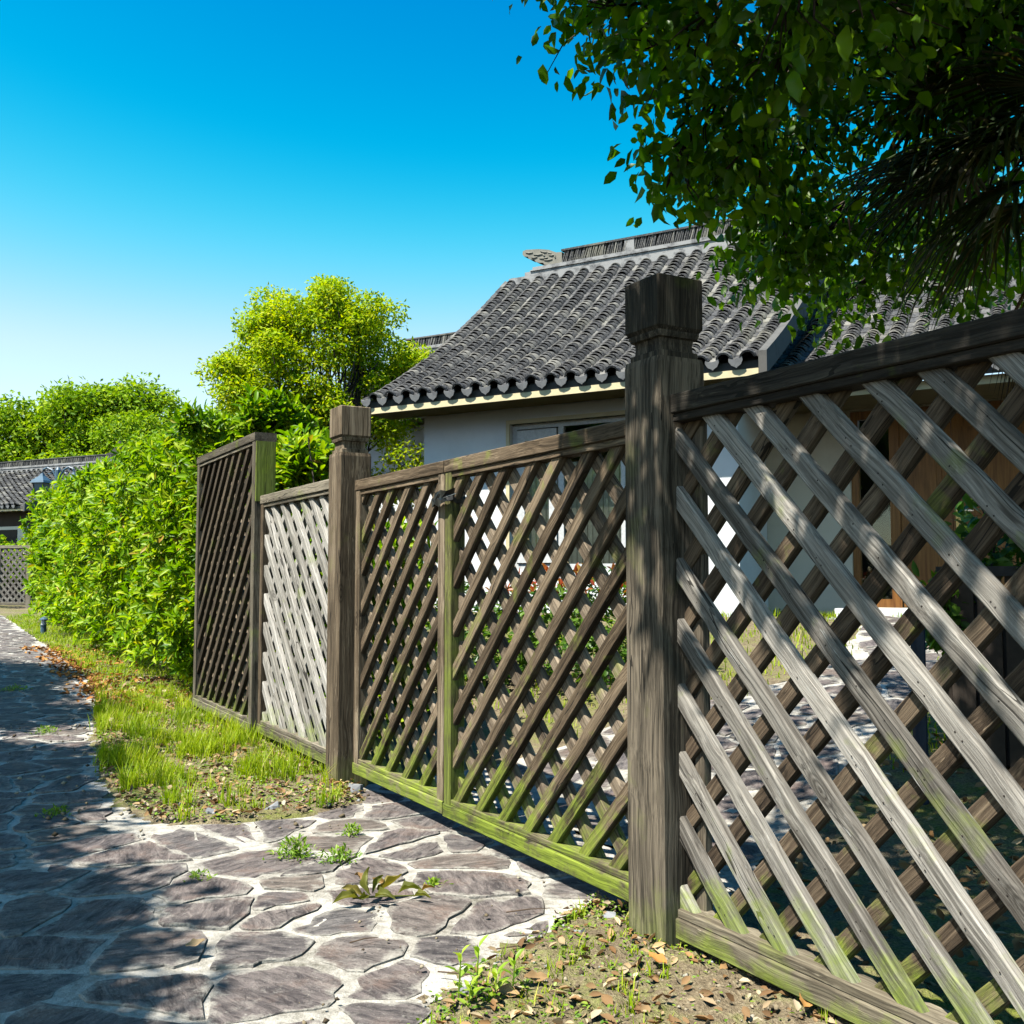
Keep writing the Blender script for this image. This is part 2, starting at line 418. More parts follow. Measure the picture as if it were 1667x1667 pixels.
def npmesh(name, V, Fc, mt, smooth=False):
    """V (n,3) float, Fc (m,k) int, all faces with k corners"""
    me = bpy.data.meshes.new(name)
    V = np.ascontiguousarray(V, dtype=np.float32)
    Fc = np.ascontiguousarray(Fc, dtype=np.int32)
    m, k = Fc.shape
    me.vertices.add(len(V))
    me.vertices.foreach_set('co', V.ravel())
    me.loops.add(m * k)
    me.loops.foreach_set('vertex_index', Fc.ravel())
    me.polygons.add(m)
    me.polygons.foreach_set('loop_start', np.arange(0, m * k, k, dtype=np.int32))
    me.polygons.foreach_set('loop_total', np.full(m, k, dtype=np.int32))
    if smooth:
        me.polygons.foreach_set('use_smooth', np.ones(m, dtype=bool))
    me.materials.append(mt)
    me.update(calc_edges=True)
    return me

def link(name, me, parent=None, M=None, kind=None):
    o = bpy.data.objects.new(name, me)
    COL.objects.link(o)
    if parent is not None:
        o.parent = parent
    if M is not None:
        o.matrix_basis = M
    if kind:
        o['kind'] = kind
    return o

def tag(o, label, cat, group=None):
    o['label'] = label
    o['category'] = cat
    if group:
        o['group'] = group
    return o

def thing(name, label, cat, loc=(0, 0, 0), rz=0.0, group=None):
    o = bpy.data.objects.new(name, None)
    COL.objects.link(o)
    o.empty_display_size = 0.1
    o.location = loc
    o.rotation_euler = (0, 0, rz)
    return tag(o, label, cat, group)

def bevbox(L, w, t, c=0.004):
    """a board with eased edges, length along X, centred"""
    pts = [(-w/2 + c, -t/2), (w/2 - c, -t/2), (w/2, -t/2 + c), (w/2, t/2 - c), (w/2 - c, t/2), (-w/2 + c, t/2), (-w/2, t/2 - c), (-w/2, -t/2 + c)]
    V = [(-L/2, y, z) for y, z in pts] + [(L/2, y, z) for y, z in pts]
    Fc = [(i, (i + 1) % 8, 8 + (i + 1) % 8, 8 + i) for i in range(8)]
    Fc += [tuple(range(7, -1, -1)), tuple(range(8, 16))]
    return V, Fc

def frameM(origin, ex, ey):
    ex = Vector(ex).normalized()
    ey = Vector(ey)
    ey = (ey - ex * ey.dot(ex)).normalized()
    ez = ex.cross(ey)
    return Matrix(((ex.x, ey.x, ez.x, origin[0]), (ex.y, ey.y, ez.y, origin[1]), (ex.z, ey.z, ez.z, origin[2]), (0, 0, 0, 1)))

def beam(name, parent, p0, p1, w, t, mt, wdir=(0, 0, 1), c=0.004):
    """board from p0 to p1 in the parent's coordinates; w measured along wdir"""
    p0, p1 = Vector(p0), Vector(p1)
    L = (p1 - p0).length
    V, Fc = bevbox(L, w, t, c)
    return link(name, newmesh(name, V, Fc, mt), parent, frameM((p0 + p1) / 2, p1 - p0, wdir))

def box(name, parent, lo, hi, mt, c=0.004):
    """axis-aligned box in parent's coordinates with grain along Z if it is the longest side"""
    lo, hi = Vector(lo), Vector(hi)
    s = hi - lo
    ax = max(range(3), key=lambda i: s[i])
    mid = (lo + hi) / 2
    if ax == 0:
        return beam(name, parent, (lo.x, mid.y, mid.z), (hi.x, mid.y, mid.z), s.y, s.z, mt, (0, 1, 0), c)
    if ax == 1:
        return beam(name, parent, (mid.x, lo.y, mid.z), (mid.x, hi.y, mid.z), s.x, s.z, mt, (1, 0, 0), c)
    return beam(name, parent, (mid.x, mid.y, lo.z), (mid.x, mid.y, hi.z), s.x, s.y, mt, (1, 0, 0), c)

def tube(pts, radii, sides=7):
    V, Fc = [], []
    pts = [Vector(p) for p in pts]
    for i, p in enumerate(pts):
        d = (pts[min(i + 1, len(pts) - 1)] - pts[max(i - 1, 0)]).normalized()
        ref = Vector((0, 0, 1)) if abs(d.z) < 0.9 else Vector((1, 0, 0))
        u = d.cross(ref).normalized()
        v = d.cross(u)
        for k in range(sides):
            a = 2 * math.pi * k / sides
            V.append(p + (u * math.cos(a) + v * math.sin(a)) * radii[i])
    for i in range(len(pts) - 1):
        for k in range(sides):
            a, b = i * sides + k, i * sides + (k + 1) % sides
            Fc.append((a, b, b + sides, a + sides))
    Fc.append(tuple(range(sides - 1, -1, -1)))
    n = (len(pts) - 1) * sides
    Fc.append(tuple(range(n, n + sides)))
    return V, Fc

def join(parts):
    V, Fc = [], []
    for v, f in parts:
        o = len(V)
        V += list(v)
        Fc += [tuple(i + o for i in q) for q in f]
    return V, Fc

# leaf templates: X = length from stalk to tip, Y = width, Z = up
def leaf_tpl(shape='oval', fold=0.18, droop=0.15):
    if shape == 'oval':
        prof = ((0.0, 0.0), (0.30, 0.47), (0.68, 0.40), (1.0, 0.0))
    elif shape == 'lance':
        prof = ((0.0, 0.02), (0.38, 0.40), (0.74, 0.36), (1.0, 0.0))
    else:
        prof = ((0.0, 0.0), (0.25, 0.40), (0.55, 0.50), (1.0, 0.0))
    V = [(0, 0, 0)]
    for x, y in prof[1:3]:
        zc = -droop * x * x
        V += [(x, y, zc + fold * y), (x, 0, zc), (x, -y, zc + fold * y)]
    V.append((1, 0, -droop))
    Fc = [(0, 2, 1), (0, 3, 2), (1, 2, 5), (1, 5, 4), (2, 3, 6), (2, 6, 5), (4, 5, 7), (5, 6, 7)]
    return np.array(V, dtype=np.float32), np.array(Fc, dtype=np.int32)

def leaf_fine(shape='lance', fold=0.25, curl=0.35, seed=0, n=9, m=4):
    """a closely modelled dry or wilted leaf with a wavy, curling blade"""
    r = random.Random(seed)
    V, Fc = [], []
    ph = r.uniform(0, 6)
    for i in range(n + 1):
        x = i / n
        w = (math.sin(math.pi * min(1.0, x * 0.96 + 0.02)) ** (0.75 if shape == 'wide' else 0.95)) * (0.5 if shape == 'wide' else 0.42) * (1 - 0.25 * x)
        w *= 1 + 0.10 * math.sin(x * 19 + ph)
        for j in range(m + 1):
            v = -1 + 2 * j / m
            z = fold * abs(v) * w + curl * (x - 0.4) ** 2 * (0.8 + 0.3 * math.sin(ph)) + 0.05 * math.sin(x * 11 + v * 2.5 + ph) * abs(v) + 0.02 * r.uniform(-1, 1)
            V.append((x, v * w, z))
    for i in range(n):
        for j in range(m):
            a = i * (m + 1) + j
            Fc.append((a, a + m + 1, a + m + 2, a + 1))
    return np.array(V, dtype=np.float32), np.array(Fc, dtype=np.int32)

def leaf_small(fold=0.22):
    V = np.array([(0, 0, 0), (0.5, 0.42, 0.42 * fold), (0.5, -0.42, 0.42 * fold), (1, 0, -0.08)], dtype=np.float32)
    return V, np.array([(0, 3, 1), (0, 2, 3)], dtype=np.int32)

def nrm(a):
    return a / np.maximum(np.linalg.norm(a, axis=-1, keepdims=True), 1e-9)

def scatter(tpl, P, X, Z, length, width):
    """copies of a leaf template at P with long axis X and face normal near Z"""
    TV, TF = tpl
    X = nrm(X)
    Y = nrm(np.cross(Z, X))
    Zo = np.cross(X, Y)
    n = len(P)
    L = np.broadcast_to(np.asarray(length, dtype=np.float32), (n,))
    Wd = np.broadcast_to(np.asarray(width, dtype=np.float32), (n,))
    V = P[:, None, :] + TV[None, :, 0:1] * (X * L[:, None])[:, None, :] + TV[None, :, 1:2] * (Y * Wd[:, None])[:, None, :] + TV[None, :, 2:3] * (Zo * L[:, None])[:, None, :]
    Fc = TF[None] + (np.arange(n) * len(TV))[:, None, None]
    return V.reshape(-1, 3), Fc.reshape(-1, TF.shape[1])

def leaf_matrix(p, x, z, L, Wd):
    x = Vector(x).normalized()
    y = Vector(z).cross(x).normalized()
    zo = x.cross(y)
    return Matrix(((x.x * L, y.x * Wd, zo.x * L, p[0]), (x.y * L, y.y * Wd, zo.y * L, p[1]), (x.z * L, y.z * Wd, zo.z * L, p[2]), (0, 0, 0, 1)))

def randdir(n):
    return nrm(rng.normal(size=(n, 3)))

# ------------------------------------------------------------------ terrain
FO = np.array([0.48, 3.31])                     # road-side near corner of the big gate post
FX = np.array([0.4947, -0.869])                 # along the fence, towards the camera
FY = np.array([0.869, 0.4947])                  # away from the road
FROT = math.atan2(FX[1], FX[0])
HO = np.array([-1.705, 12.6])                   # left end of the main eave
HA = np.array([0.862, -0.507])
HN = np.array([0.507, 0.862])
HROT = math.atan2(HA[1], HA[0])

def fw(lx, ly, z=0.0):
    p = FO + FX * lx + FY * ly
    return (float(p[0]), float(p[1]), z)

def fl(x, y):
    dx, dy = x - FO[0], y - FO[1]
    return dx * FX[0] + dy * FX[1], dx * FY[0] + dy * FY[1]

def sstep(a, b, v):
    t = np.clip((v - a) / (b - a), 0, 1)
    return t * t * (3 - 2 * t)

def hgt(x, y):
    x, y = np.asarray(x, dtype=float), np.asarray(y, dtype=float)
    lx, ly = fl(x, y)
    D = (x - HO[0]) * HN[0] + (y - HO[1]) * HN[1]
    s = sstep(0.3, 2.4, ly)
    return 0.80 * np.clip((D + 6.0) / 6.2, 0, 1) * s + 0.020 * np.maximum(0, y - 9) * (1 - s) * (y < 400) * np.where(y > 40, 40 / np.maximum(y, 1), 1)

def ground_sheet():
    def axis(lo, hi, a, b, step):
        fine = np.arange(a, b + 1e-6, step)
        left = a - np.geomspace(step, a - lo, 16)[::-1]
        right = b + np.geomspace(step, hi - b, 16)
        return np.concatenate([left, fine, right])
    xs = axis(-400, 400, -17, 9, 0.25)
    ys = axis(-60, 700, -1.5, 32, 0.25)
    X, Y = np.meshgrid(xs, ys)
    Z = hgt(X, Y) + 0.012 * np.sin(X * 5.1 + 1.3 * np.sin(Y * 3.1)) * np.sin(Y * 4.3) - 0.014
    V = np.stack([X, Y, Z], -1).reshape(-1, 3)
    nx, ny = len(xs), len(ys)
    i = (np.arange(ny - 1)[:, None] * nx + np.arange(nx - 1)[None]).ravel()
    Fc = np.stack([i, i + 1, i + nx + 1, i + nx], -1)
    link('ground', npmesh('ground', V, Fc, M_GROUND, True), kind='structure')
ground_sheet()

PATH = [(0.25, -1.6), (-0.05, 1.4), (-0.32, 2.66), (-0.20, 2.82), (-0.23, 2.95), (-0.13, 3.03), (-0.11, 3.19), (-0.01, 3.27), (0.03, 3.43), (0.13, 3.50), (0.15, 3.66), (0.24, 3.73), (0.30, 3.88), (0.42, 3.90), fw(-0.24, 0.19)[:2], fw(-0.20, 0.62)[:2],
        fw(-2.97, 0.62)[:2], fw(-2.97, 0.19)[:2], (-0.86, 5.78), (-0.80, 5.56), (-0.90, 5.36), (-1.07, 5.16), (-1.43, 5.02), (-1.75, 5.06), (-2.05, 5.44), (-2.53, 6.36), (-3.10, 7.72), (-3.80, 9.5), (-4.72, 11.5),
        fw(-13, -0.42)[:2], fw(-18, -0.45)[:2], fw(-24, -0.5)[:2], (-13.2, 26.0), (-17, 27.2), (-40, 28.5), (-40, 24.0), fw(-19, -4.4)[:2], fw(-10, -4.2)[:2], fw(0, -4.1)[:2], fw(3, -4.1)[:2]]
YARD = [fw(-0.21, 0.625)[:2], fw(-2.96, 0.625)[:2], fw(-2.9, 1.3)[:2], (1.0, 6.9), (1.55, 7.1), (2.05, 7.5), (2.6, 8.2), (3.1, 9.2), (3.6, 10.2), (4.6, 9.9), (3.9, 8.8), (3.2, 7.6), (2.4, 6.3), (1.6, 5.2), (1.0, 4.3)]

def smooth_poly(poly, wob=0.028, step=0.11):
    out = []
    r = random.Random(5)
    n = len(poly)
    for i in range(n):
        a, b = Vector(poly[i]), Vector(poly[(i + 1) % n])
        k = max(1, min(40, int((b - a).length / step)))
        for j in range(k):
            p = a.lerp(b, j / k)
            if j:
                p = p + Vector((r.uniform(-wob, wob), r.uniform(-wob, wob)))
            out.append((p.x, p.y))
    return out

def inside(poly, x, y):
    c = False
    n = len(poly)
    j = n - 1
    for i in range(n):
        xi, yi = poly[i]
        xj, yj = poly[j]
        if (yi > y) != (yj > y) and x < (xj - xi) * (y - yi) / (yj - yi) + xi:
            c = not c
        j = i
    return c

def path_sheet(name, poly, lift):
    poly = smooth_poly(poly)
    pts = [Vector(p) for p in poly]
    xs = [p[0] for p in poly]
    ys = [p[1] for p in poly]
    n0 = len(pts)
    y = min(ys)
    while y < max(ys):
        st = 0.5 if y < 14 else 1.2
        x = min(xs)
        while x < max(xs):
            if inside(poly, x, y):
                pts.append(Vector((x, y)))
            x += st
        y += st
    ed = [(i, (i + 1) % n0) for i in range(n0)]
    vs, _, fs, _, _, _ = delaunay_2d_cdt(pts, ed, [], 1, 1e-5)
    V = [(v.x, v.y, float(hgt(v.x, v.y)) + lift) for v in vs]
    return link(name, newmesh(name, V, fs, M_MORTAR, True), kind='structure'), poly

path, path_poly = path_sheet('path', PATH, 0.012)
yard_path, yard_poly = path_sheet('yard_path', YARD, 0.012)

def voronoi_cells(poly, spacing, xr, yr, seed):
    r = random.Random(seed)
    seeds = []
    ny = int((yr[1] - yr[0]) / spacing)
    nx = int((xr[1] - xr[0]) / spacing)
    for j in range(ny):
        for i in range(nx):
            if r.random() < 0.16:
                continue
            x = xr[0] + (i + 0.5 + (j % 2) * 0.5) * spacing + r.uniform(-0.42, 0.42) * spacing
            y = yr[0] + (j + 0.5) * spacing + r.uniform(-0.40, 0.40) * spacing
            seeds.append((x, y))
            if r.random() < 0.13:
                seeds.append((x + r.uniform(0.1, 0.2), y + r.uniform(-0.15, 0.15)))
    S = np.array(seeds)
    cells = []
    for i, (sx, sy) in enumerate(seeds):
        if not inside(poly, sx, sy):
            continue
        d = S - S[i]
        dist = np.hypot(d[:, 0], d[:, 1])
        nb = [k for k in np.argsort(dist)[1:22]]
        h = spacing * 1.3
        pg = [(sx - h, sy - h), (sx + h, sy - h), (sx + h, sy + h), (sx - h, sy + h)]
        for k in nb:
            nxv, nyv = d[k] / dist[k]
            lim = dist[k] / 2 - r.choice((0.006, 0.009, 0.013, 0.018, 0.025, 0.040))
            q = []
            for a in range(len(pg)):
                p1, p2 = pg[a], pg[(a + 1) % len(pg)]
                d1 = (p1[0] - sx) * nxv + (p1[1] - sy) * nyv - lim
                d2 = (p2[0] - sx) * nxv + (p2[1] - sy) * nyv - lim
                if d1 <= 0:
                    q.append(p1)
                if d1 * d2 < 0:
                    t = d1 / (d1 - d2)
                    q.append((p1[0] + (p2[0] - p1[0]) * t, p1[1] + (p2[1] - p1[1]) * t))
            pg = q
            if len(pg) < 3:
                break
        if len(pg) < 3:
            continue
        cx = sum(p[0] for p in pg) / len(pg)
        cy = sum(p[1] for p in pg) / len(pg)
        if not inside(poly, cx, cy):
            continue
        ok = []
        for p in pg:
            t = 1.0
            while t > 0.2 and not inside(poly, cx + (p[0] - cx) * t, cy + (p[1] - cy) * t):
                t -= 0.15
            ok.append((cx + (p[0] - cx) * t, cy + (p[1] - cy) * t))
        area = 0.5 * abs(sum(ok[a][0] * ok[(a + 1) % len(ok)][1] - ok[(a + 1) % len(ok)][0] * ok[a][1] for a in range(len(ok))))
        if area > 0.010:
            cells.append((cx, cy, ok))
    return cells

def stone_mesh(cx, cy, pg, r):
    # cut the corners, then wobble the edge
    ring = []
    n = len(pg)
    for i in range(n):
        p, q = Vector(pg[i]), Vector(pg[(i + 1) % n])
        L = (q - p).length
        nv = Vector((q.y - p.y, p.x - q.x)) / max(L, 1e-6)
        ring.append(p.lerp(q, r.uniform(0.05, 0.22)))
        if L > 0.13:
            ring.append(p.lerp(q, r.uniform(0.38, 0.46)) + nv * r.uniform(-0.016, 0.010))
        if L > 0.20:
            ring.append(p.lerp(q, r.uniform(0.56, 0.68)) + nv * r.uniform(-0.020, 0.010))
        ring.append(p.lerp(q, r.uniform(0.78, 0.94)))
    ring = [p + Vector((r.uniform(-0.009, 0.009), r.uniform(-0.009, 0.009))) for p in ring]
    z0 = float(hgt(cx, cy)) + 0.012
    top = r.uniform(0.002, 0.010)
    tx, ty = r.uniform(-0.012, 0.012), r.uniform(-0.012, 0.012)
    n = len(ring)
    V = []
    gx = float(hgt(cx + 0.3, cy) - hgt(cx - 0.3, cy)) / 0.6
    gy = float(hgt(cx, cy + 0.3) - hgt(cx, cy - 0.3)) / 0.6
    def zz(dx, dy):
        return z0 + gx * dx + gy * dy
    for k, (s, z) in enumerate(((1.015, -0.012), (1.0, top - 0.002), (0.975, top))):
        for p in ring:
            dx, dy = (p.x - cx) * s, (p.y - cy) * s
            j = r.uniform(-0.0018, 0.0018) if k else 0
            V.append((cx + dx, cy + dy, zz(dx, dy) + z + (tx * dx + ty * dy if k else 0) + j))
    for p in ring[::2]:
        dx, dy = (p.x - cx) * 0.5, (p.y - cy) * 0.5
        V.append((cx + dx, cy + dy, zz(dx, dy) + top + tx * dx + ty * dy + r.uniform(-0.003, 0.003)))
    Fc = []
    for k in range(2):
        for i in range(n):
            a, b = k * n + i, k * n + (i + 1) % n
            Fc.append((a, b, b + n, a + n))
    m = (n + 1) // 2
    for i in range(m):
        a, b, c = 2 * n + (2 * i) % n, 2 * n + (2 * i + 1) % n, 2 * n + (2 * i + 2) % n
        u, w = 3 * n + i, 3 * n + (i + 1) % m
        if 2 * i + 1 < n:
            Fc.append((a, b, u))
            Fc.append((b, c, w, u))
        else:
            Fc.append((a, 2 * n, 3 * n, u) if u != 3 * n else (a, 2 * n, u))
    Fc.append(tuple(3 * n + i for i in range(m)))
    return V, Fc, [1.0] * (2 * n) + [0.92] * n + [r.uniform(0.0, 0.35) for _ in range(len(V) - 3 * n)]

def rim_attr(me, rim):
    me.attributes.new('rim', 'FLOAT', 'POINT').data.foreach_set('value', np.array(rim, dtype=np.float32))
    return me

def lay_stones(parent, poly, spacing, xr, yr, seed, limit, vis):
    r = random.Random(seed + 1)
    cells = voronoi_cells(poly, spacing, xr, yr, seed)
    # clockwise order check
    out = []
    for cx, cy, pg in cells:
        a = sum(pg[i][0] * pg[(i + 1) % len(pg)][1] - pg[(i + 1) % len(pg)][0] * pg[i][1] for i in range(len(pg)))
        if a < 0:
            pg = pg[::-1]
        out.append((cy if vis(cx, cy) else 1000 + cy, cx, cy, pg))
    out.sort()
    rest, rest_rim = [], []
    for k, (key, cx, cy, pg) in enumerate(out):
        V, Fc, rim = stone_mesh(cx, cy, pg, r)
        if k < limit and key < 1000:
            V = [(x - cx, y - cy, z) for x, y, z in V]
            o = link('stone', rim_attr(newmesh('stone', V, Fc, M_STONE), rim), parent)
            o.location = (cx, cy, 0)
        else:
            rest.append((V, Fc))
            rest_rim += rim
    if rest:
        link('far_stones', rim_attr(newmesh('far_stones', *join(rest), M_STONE), rest_rim), parent, kind='stuff')

lay_stones(path, path_poly, 0.325, (-16, 1.0), (0.6, 24), 3, 300, lambda x, y: abs(x) < 0.53 * y + 0.25 and y > 2.5)
lay_stones(yard_path, yard_poly, 0.32, (-2, 5), (3, 11), 9, 120, lambda x, y: True)

def soil_patch(name, x0, x1, y0, y1, step, seed, keep):
    xs, ys = np.arange(x0, x1, step), np.arange(y0, y1, step)
    X, Y = np.meshgrid(xs, ys)
    x, y = X.ravel(), Y.ravel()
    P = np.stack([x, y], -1)
    poly = np.array(PATH, dtype=float)
    best = np.full(len(P), 9.0)
    for i in range(len(poly)):
        a, b = poly[i], poly[(i + 1) % len(poly)]
        if min(a[1], b[1]) > y1 + 1 or max(a[1], b[1]) < y0 - 1:
            continue
        ab = b - a
        t = np.clip(((P - a) @ ab) / (ab @ ab), 0, 1)
        best = np.minimum(best, np.linalg.norm(P - a - t[:, None] * ab, axis=1))
    ins = np.array([inside(PATH, *p) for p in P])
    d = np.where(ins, -best, best)
    g = np.random.default_rng(seed)
    n = 0.007 * np.sin(x * 23 + 2 * np.sin(y * 17)) * np.sin(y * 19 + 1.7 * np.sin(x * 13)) + 0.006 * np.sin(x * 51 + y * 37) * np.sin(y * 47 - x * 29) + 0.005 * g.normal(size=len(x))
    z = hgt(x, y) + 0.016 + np.clip(d * 0.22, -0.05, 0.020) + n
    V = np.stack([x, y, z], -1)
    nx = len(xs)
    i = (np.arange(len(ys) - 1)[:, None] * nx + np.arange(nx - 1)[None]).ravel()
    ok = (d > -0.13) & keep(x, y)
    Fc = np.stack([i, i + 1, i + nx + 1, i + nx], -1)
    Fc = Fc[ok[Fc].all(1)]
    link(name, npmesh(name, V, Fc, M_GROUND, True), kind='structure')
soil_patch('verge_soil', -5.4, -0.5, 4.7, 10.5, 0.04, 1, lambda x, y: fl(x, y)[1] < 0.16)
soil_patch('corner_soil', -0.7, 2.4, 1.6, 4.3, 0.03, 2, lambda x, y: (fl(x, y)[1] < 0.6) & (fl(x, y)[0] > -0.35))

# ------------------------------------------------------------------ fence
def clip(poly, x0, x1, z0, z1):
    for ax, lim, sg in ((0, x0, 1), (0, x1, -1), (1, z0, 1), (1, z1, -1)):
        out = []
        for i in range(len(poly)):
            p, q = poly[i], poly[(i + 1) % len(poly)]
            dp, dq = (p[ax] - lim) * sg, (q[ax] - lim) * sg
            if dp >= 0:
                out.append(p)
            if dp * dq < 0:
                t = dp / (dp - dq)
                out.append((p[0] + (q[0] - p[0]) * t, p[1] + (q[1] - p[1]) * t))
        poly = out
        if not poly:
            break
    return poly

SLAT_W, SLAT_P, SLAT_T = 0.057, 0.1485, 0.029

def slat_mesh(cx, cz, ang, rect, mt, rev):
    """one lattice slat clipped to the frame opening; local X along the slat, Z out of the panel face"""
    ca, sa = math.cos(ang), math.sin(ang)
    def strip(w):
        h = w / 2
        pts = [(-6, -h), (6, -h), (6, h), (-6, h)]
        return clip([(cx + x * ca - y * sa, cz + x * sa + y * ca) for x, y in pts], *rect)
    full, nar = strip(SLAT_W), strip(SLAT_W - 0.010)
    if len(full) < 3:
        return None
    a = 0.5 * abs(sum(full[i][0] * full[(i + 1) % len(full)][1] - full[(i + 1) % len(full)][0] * full[i][1] for i in range(len(full))))
    if a < 0.0008:
        return None
    if len(nar) != len(full):
        nar = full
    mx = sum(p[0] for p in full) / len(full)
    mz = sum(p[1] for p in full) / len(full)
    def loc(p):
        dx, dz = p[0] - mx, p[1] - mz
        return dx * ca + dz * sa, -dx * sa + dz * ca
    n = len(full)
    t = SLAT_T
    V = [(*loc(p), t / 2) for p in nar] + [(*loc(p), t / 2 - 0.005) for p in full] + [(*loc(p), -t / 2) for p in full]
    Fc = [tuple(range(n))]
    for k in range(2):
        for i in range(n):
            Fc.append((k * n + (i + 1) % n, k * n + i, (k + 1) * n + i, (k + 1) * n + (i + 1) % n))
    Fc.append(tuple(range(3 * n - 1, 2 * n - 1, -1)))
    return newmesh('slat', V, Fc, mt), mx, mz

def lattice(parent, rect, yf, front, mt_front, mt_back, seed, phase=0.0):
    """front = +1: front slats climb towards +x, -1: they fall towards +x"""
    r = random.Random(seed)
    x0, x1, z0, z1 = rect
    ex = (x0 - 0.012, x1 + 0.012, z0 - 0.012, z1 + 0.012)
    for layer in (0, 1):
        sgn = front if layer == 0 else -front
        ang = sgn * R(45)
        y = yf + SLAT_T * (0.5 + layer * 1.02)
        step = SLAT_P * math.sqrt(2)
        H = z1 - z0
        n = int((x1 - x0 + H) / step) + 3
        for k in range(-1, n):
            xb = x0 + phase + k * step - (H if sgn > 0 else 0)
            px, pz = xb, z0
            da = r.uniform(-0.007, 0.007)
            res = slat_mesh(px + r.uniform(-0.008, 0.008), pz, ang + da, ex, mt_front if layer == 0 else mt_back, False)
            if res is None:
                continue
            me, mx, mz = res
            a = ang + da
            # local X -> along the slat, local Z -> towards the road (-y)
            M = Matrix(((math.cos(a), -math.sin(a), 0, mx), (0, 0, -1, y + r.uniform(-0.0015, 0.0015)), (math.sin(a), math.cos(a), 0, mz), (0, 0, 0, 1)))
            link('slat', me, parent, M)

def panel(name, label, cat, x0, x1, z0, z1, y0, depth, front, mats, seed, group, left_behind=False, phase=0.0, stile=0.062, rail=0.064, moss_rail=None):
    mf, mb, mr, ms = mats
    msl, msr = ms if isinstance(ms, tuple) else (ms, ms)
    base = fw(x0, y0)
    t = thing(name, label, cat, base, FROT, group)
    L = x1 - x0
    H1, H0 = z1, z0
    # rails overlap the stiles a little so that no faces are flush
    beam('top_rail', t, (0, depth / 2, H1 - rail / 2), (L, depth / 2, H1 - rail / 2), rail, depth, mr)
    beam('bottom_rail', t, (0, depth / 2, H0 + rail / 2), (L, depth / 2, H0 + rail / 2), rail, depth, moss_rail or mr)
    sy0, sy1 = 0.004, depth - 0.004
    zlo, zhi = H0 + rail - 0.003, H1 - rail + 0.003
    if not left_behind:
        beam('stile', t, (stile / 2 + 0.002, (sy0 + sy1) / 2, zlo), (stile / 2 + 0.002, (sy0 + sy1) / 2, zhi), stile, sy1 - sy0, msl, (1, 0, 0))
        xa = stile
    else:
        beam('stile', t, (stile / 2 + 0.002, depth - 0.020, zlo), (stile / 2 + 0.002, depth - 0.020, zhi), stile, 0.034, msl, (1, 0, 0))
        xa = 0.0
    beam('stile', t, (L - stile / 2 - 0.002, (sy0 + sy1) / 2, zlo), (L - stile / 2 - 0.002, (sy0 + sy1) / 2, zhi), stile, sy1 - sy0, msr, (1, 0, 0))
    xb = L - stile
    st, sb = 0.026, 0.009
    # stop beads inside the frame, set back from its face
    yc = (sb + depth - 0.008) / 2
    yd = depth - 0.008 - sb
    beam('stop_bead', t, (xa + 0.001, yc, zhi - st / 2 - 0.004), (xb - 0.001, yc, zhi - st / 2 - 0.004), st, yd, mr, c=0.003)
    beam('stop_bead', t, (xa + 0.001, yc, zlo + st / 2 + 0.004), (xb - 0.001, yc, zlo + st / 2 + 0.004), st, yd, moss_rail or mr, c=0.003)
    rect = (xa, xb, zlo + st + 0.004, zhi - st - 0.004)
    ly = 0.0185 if not left_behind else 0.024
    lattice(t, rect, ly, front, mf, mb, seed, phase)
    return t

def nail_holes(parent, rect, y, seed, phase):
    r = random.Random(seed)
    parts = []
    x0, x1, z0, z1 = rect
    step = SLAT_P * math.sqrt(2)
    H = z1 - z0
    for i in range(-2, 30):
        for j in range(-2, 30):
            # crossing of a falling front slat and a climbing back slat
            xa, xb = x0 + phase + i * step, x0 + phase + j * step - H
            x = (xa + xb) / 2
            z = z0 + (xa - x)
            if not (x0 + 0.03 < x < min(x1, 1.5) and z0 + 0.03 < z < z1 - 0.03):
                continue
            for s_ in (-1, 1):
                if r.random() < 0.35:
                    continue
                cx, cz = x + s_ * 0.008 + r.uniform(-0.006, 0.006), z - s_ * 0.012 + r.uniform(-0.006, 0.006)
                k = 6
                V = [(cx, y - 0.0022, cz)] + [(cx + 0.0026 * math.cos(a * math.pi / 3), y - 0.0012, cz + 0.0026 * math.sin(a * math.pi / 3)) for a in range(k)]
                parts.append((V, [(0, 1 + a, 1 + (a + 1) % k) for a in range(k)]))
    link('nail_heads', newmesh('nail_heads', *join(parts), M_NAIL), parent, kind='stuff')

FENCE = 'lattice fence along the stone path'
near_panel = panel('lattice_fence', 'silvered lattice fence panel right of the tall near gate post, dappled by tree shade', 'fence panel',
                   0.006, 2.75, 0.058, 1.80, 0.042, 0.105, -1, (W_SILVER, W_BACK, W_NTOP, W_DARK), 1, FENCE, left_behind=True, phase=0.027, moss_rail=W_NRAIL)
nail_holes(near_panel, (0.0, 2.744 - 0.062, 0.058 + 0.064 - 0.003 + 0.030, 1.80 - 0.064 + 0.003 - 0.030), 0.024, 4, 0.027)
panel('lattice_fence', 'low lattice fence panel with pale bleached slats left of the far gate post', 'fence panel',
      -4.782, -3.186, 0.085, 1.80, 0.045, 0.095, -1, (W_BLEACH, W_BLEACH, W_RAIL, W_BROWN), 2, FENCE, phase=0.03)
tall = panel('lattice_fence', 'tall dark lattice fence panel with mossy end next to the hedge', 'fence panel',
      -6.66, -4.79, 0.085, 2.27, 0.0, 0.165, 1, (W_TALL, W_GBACK, W_RAIL, W_RAIL), 3, FENCE, phase=0.10, stile=0.075)
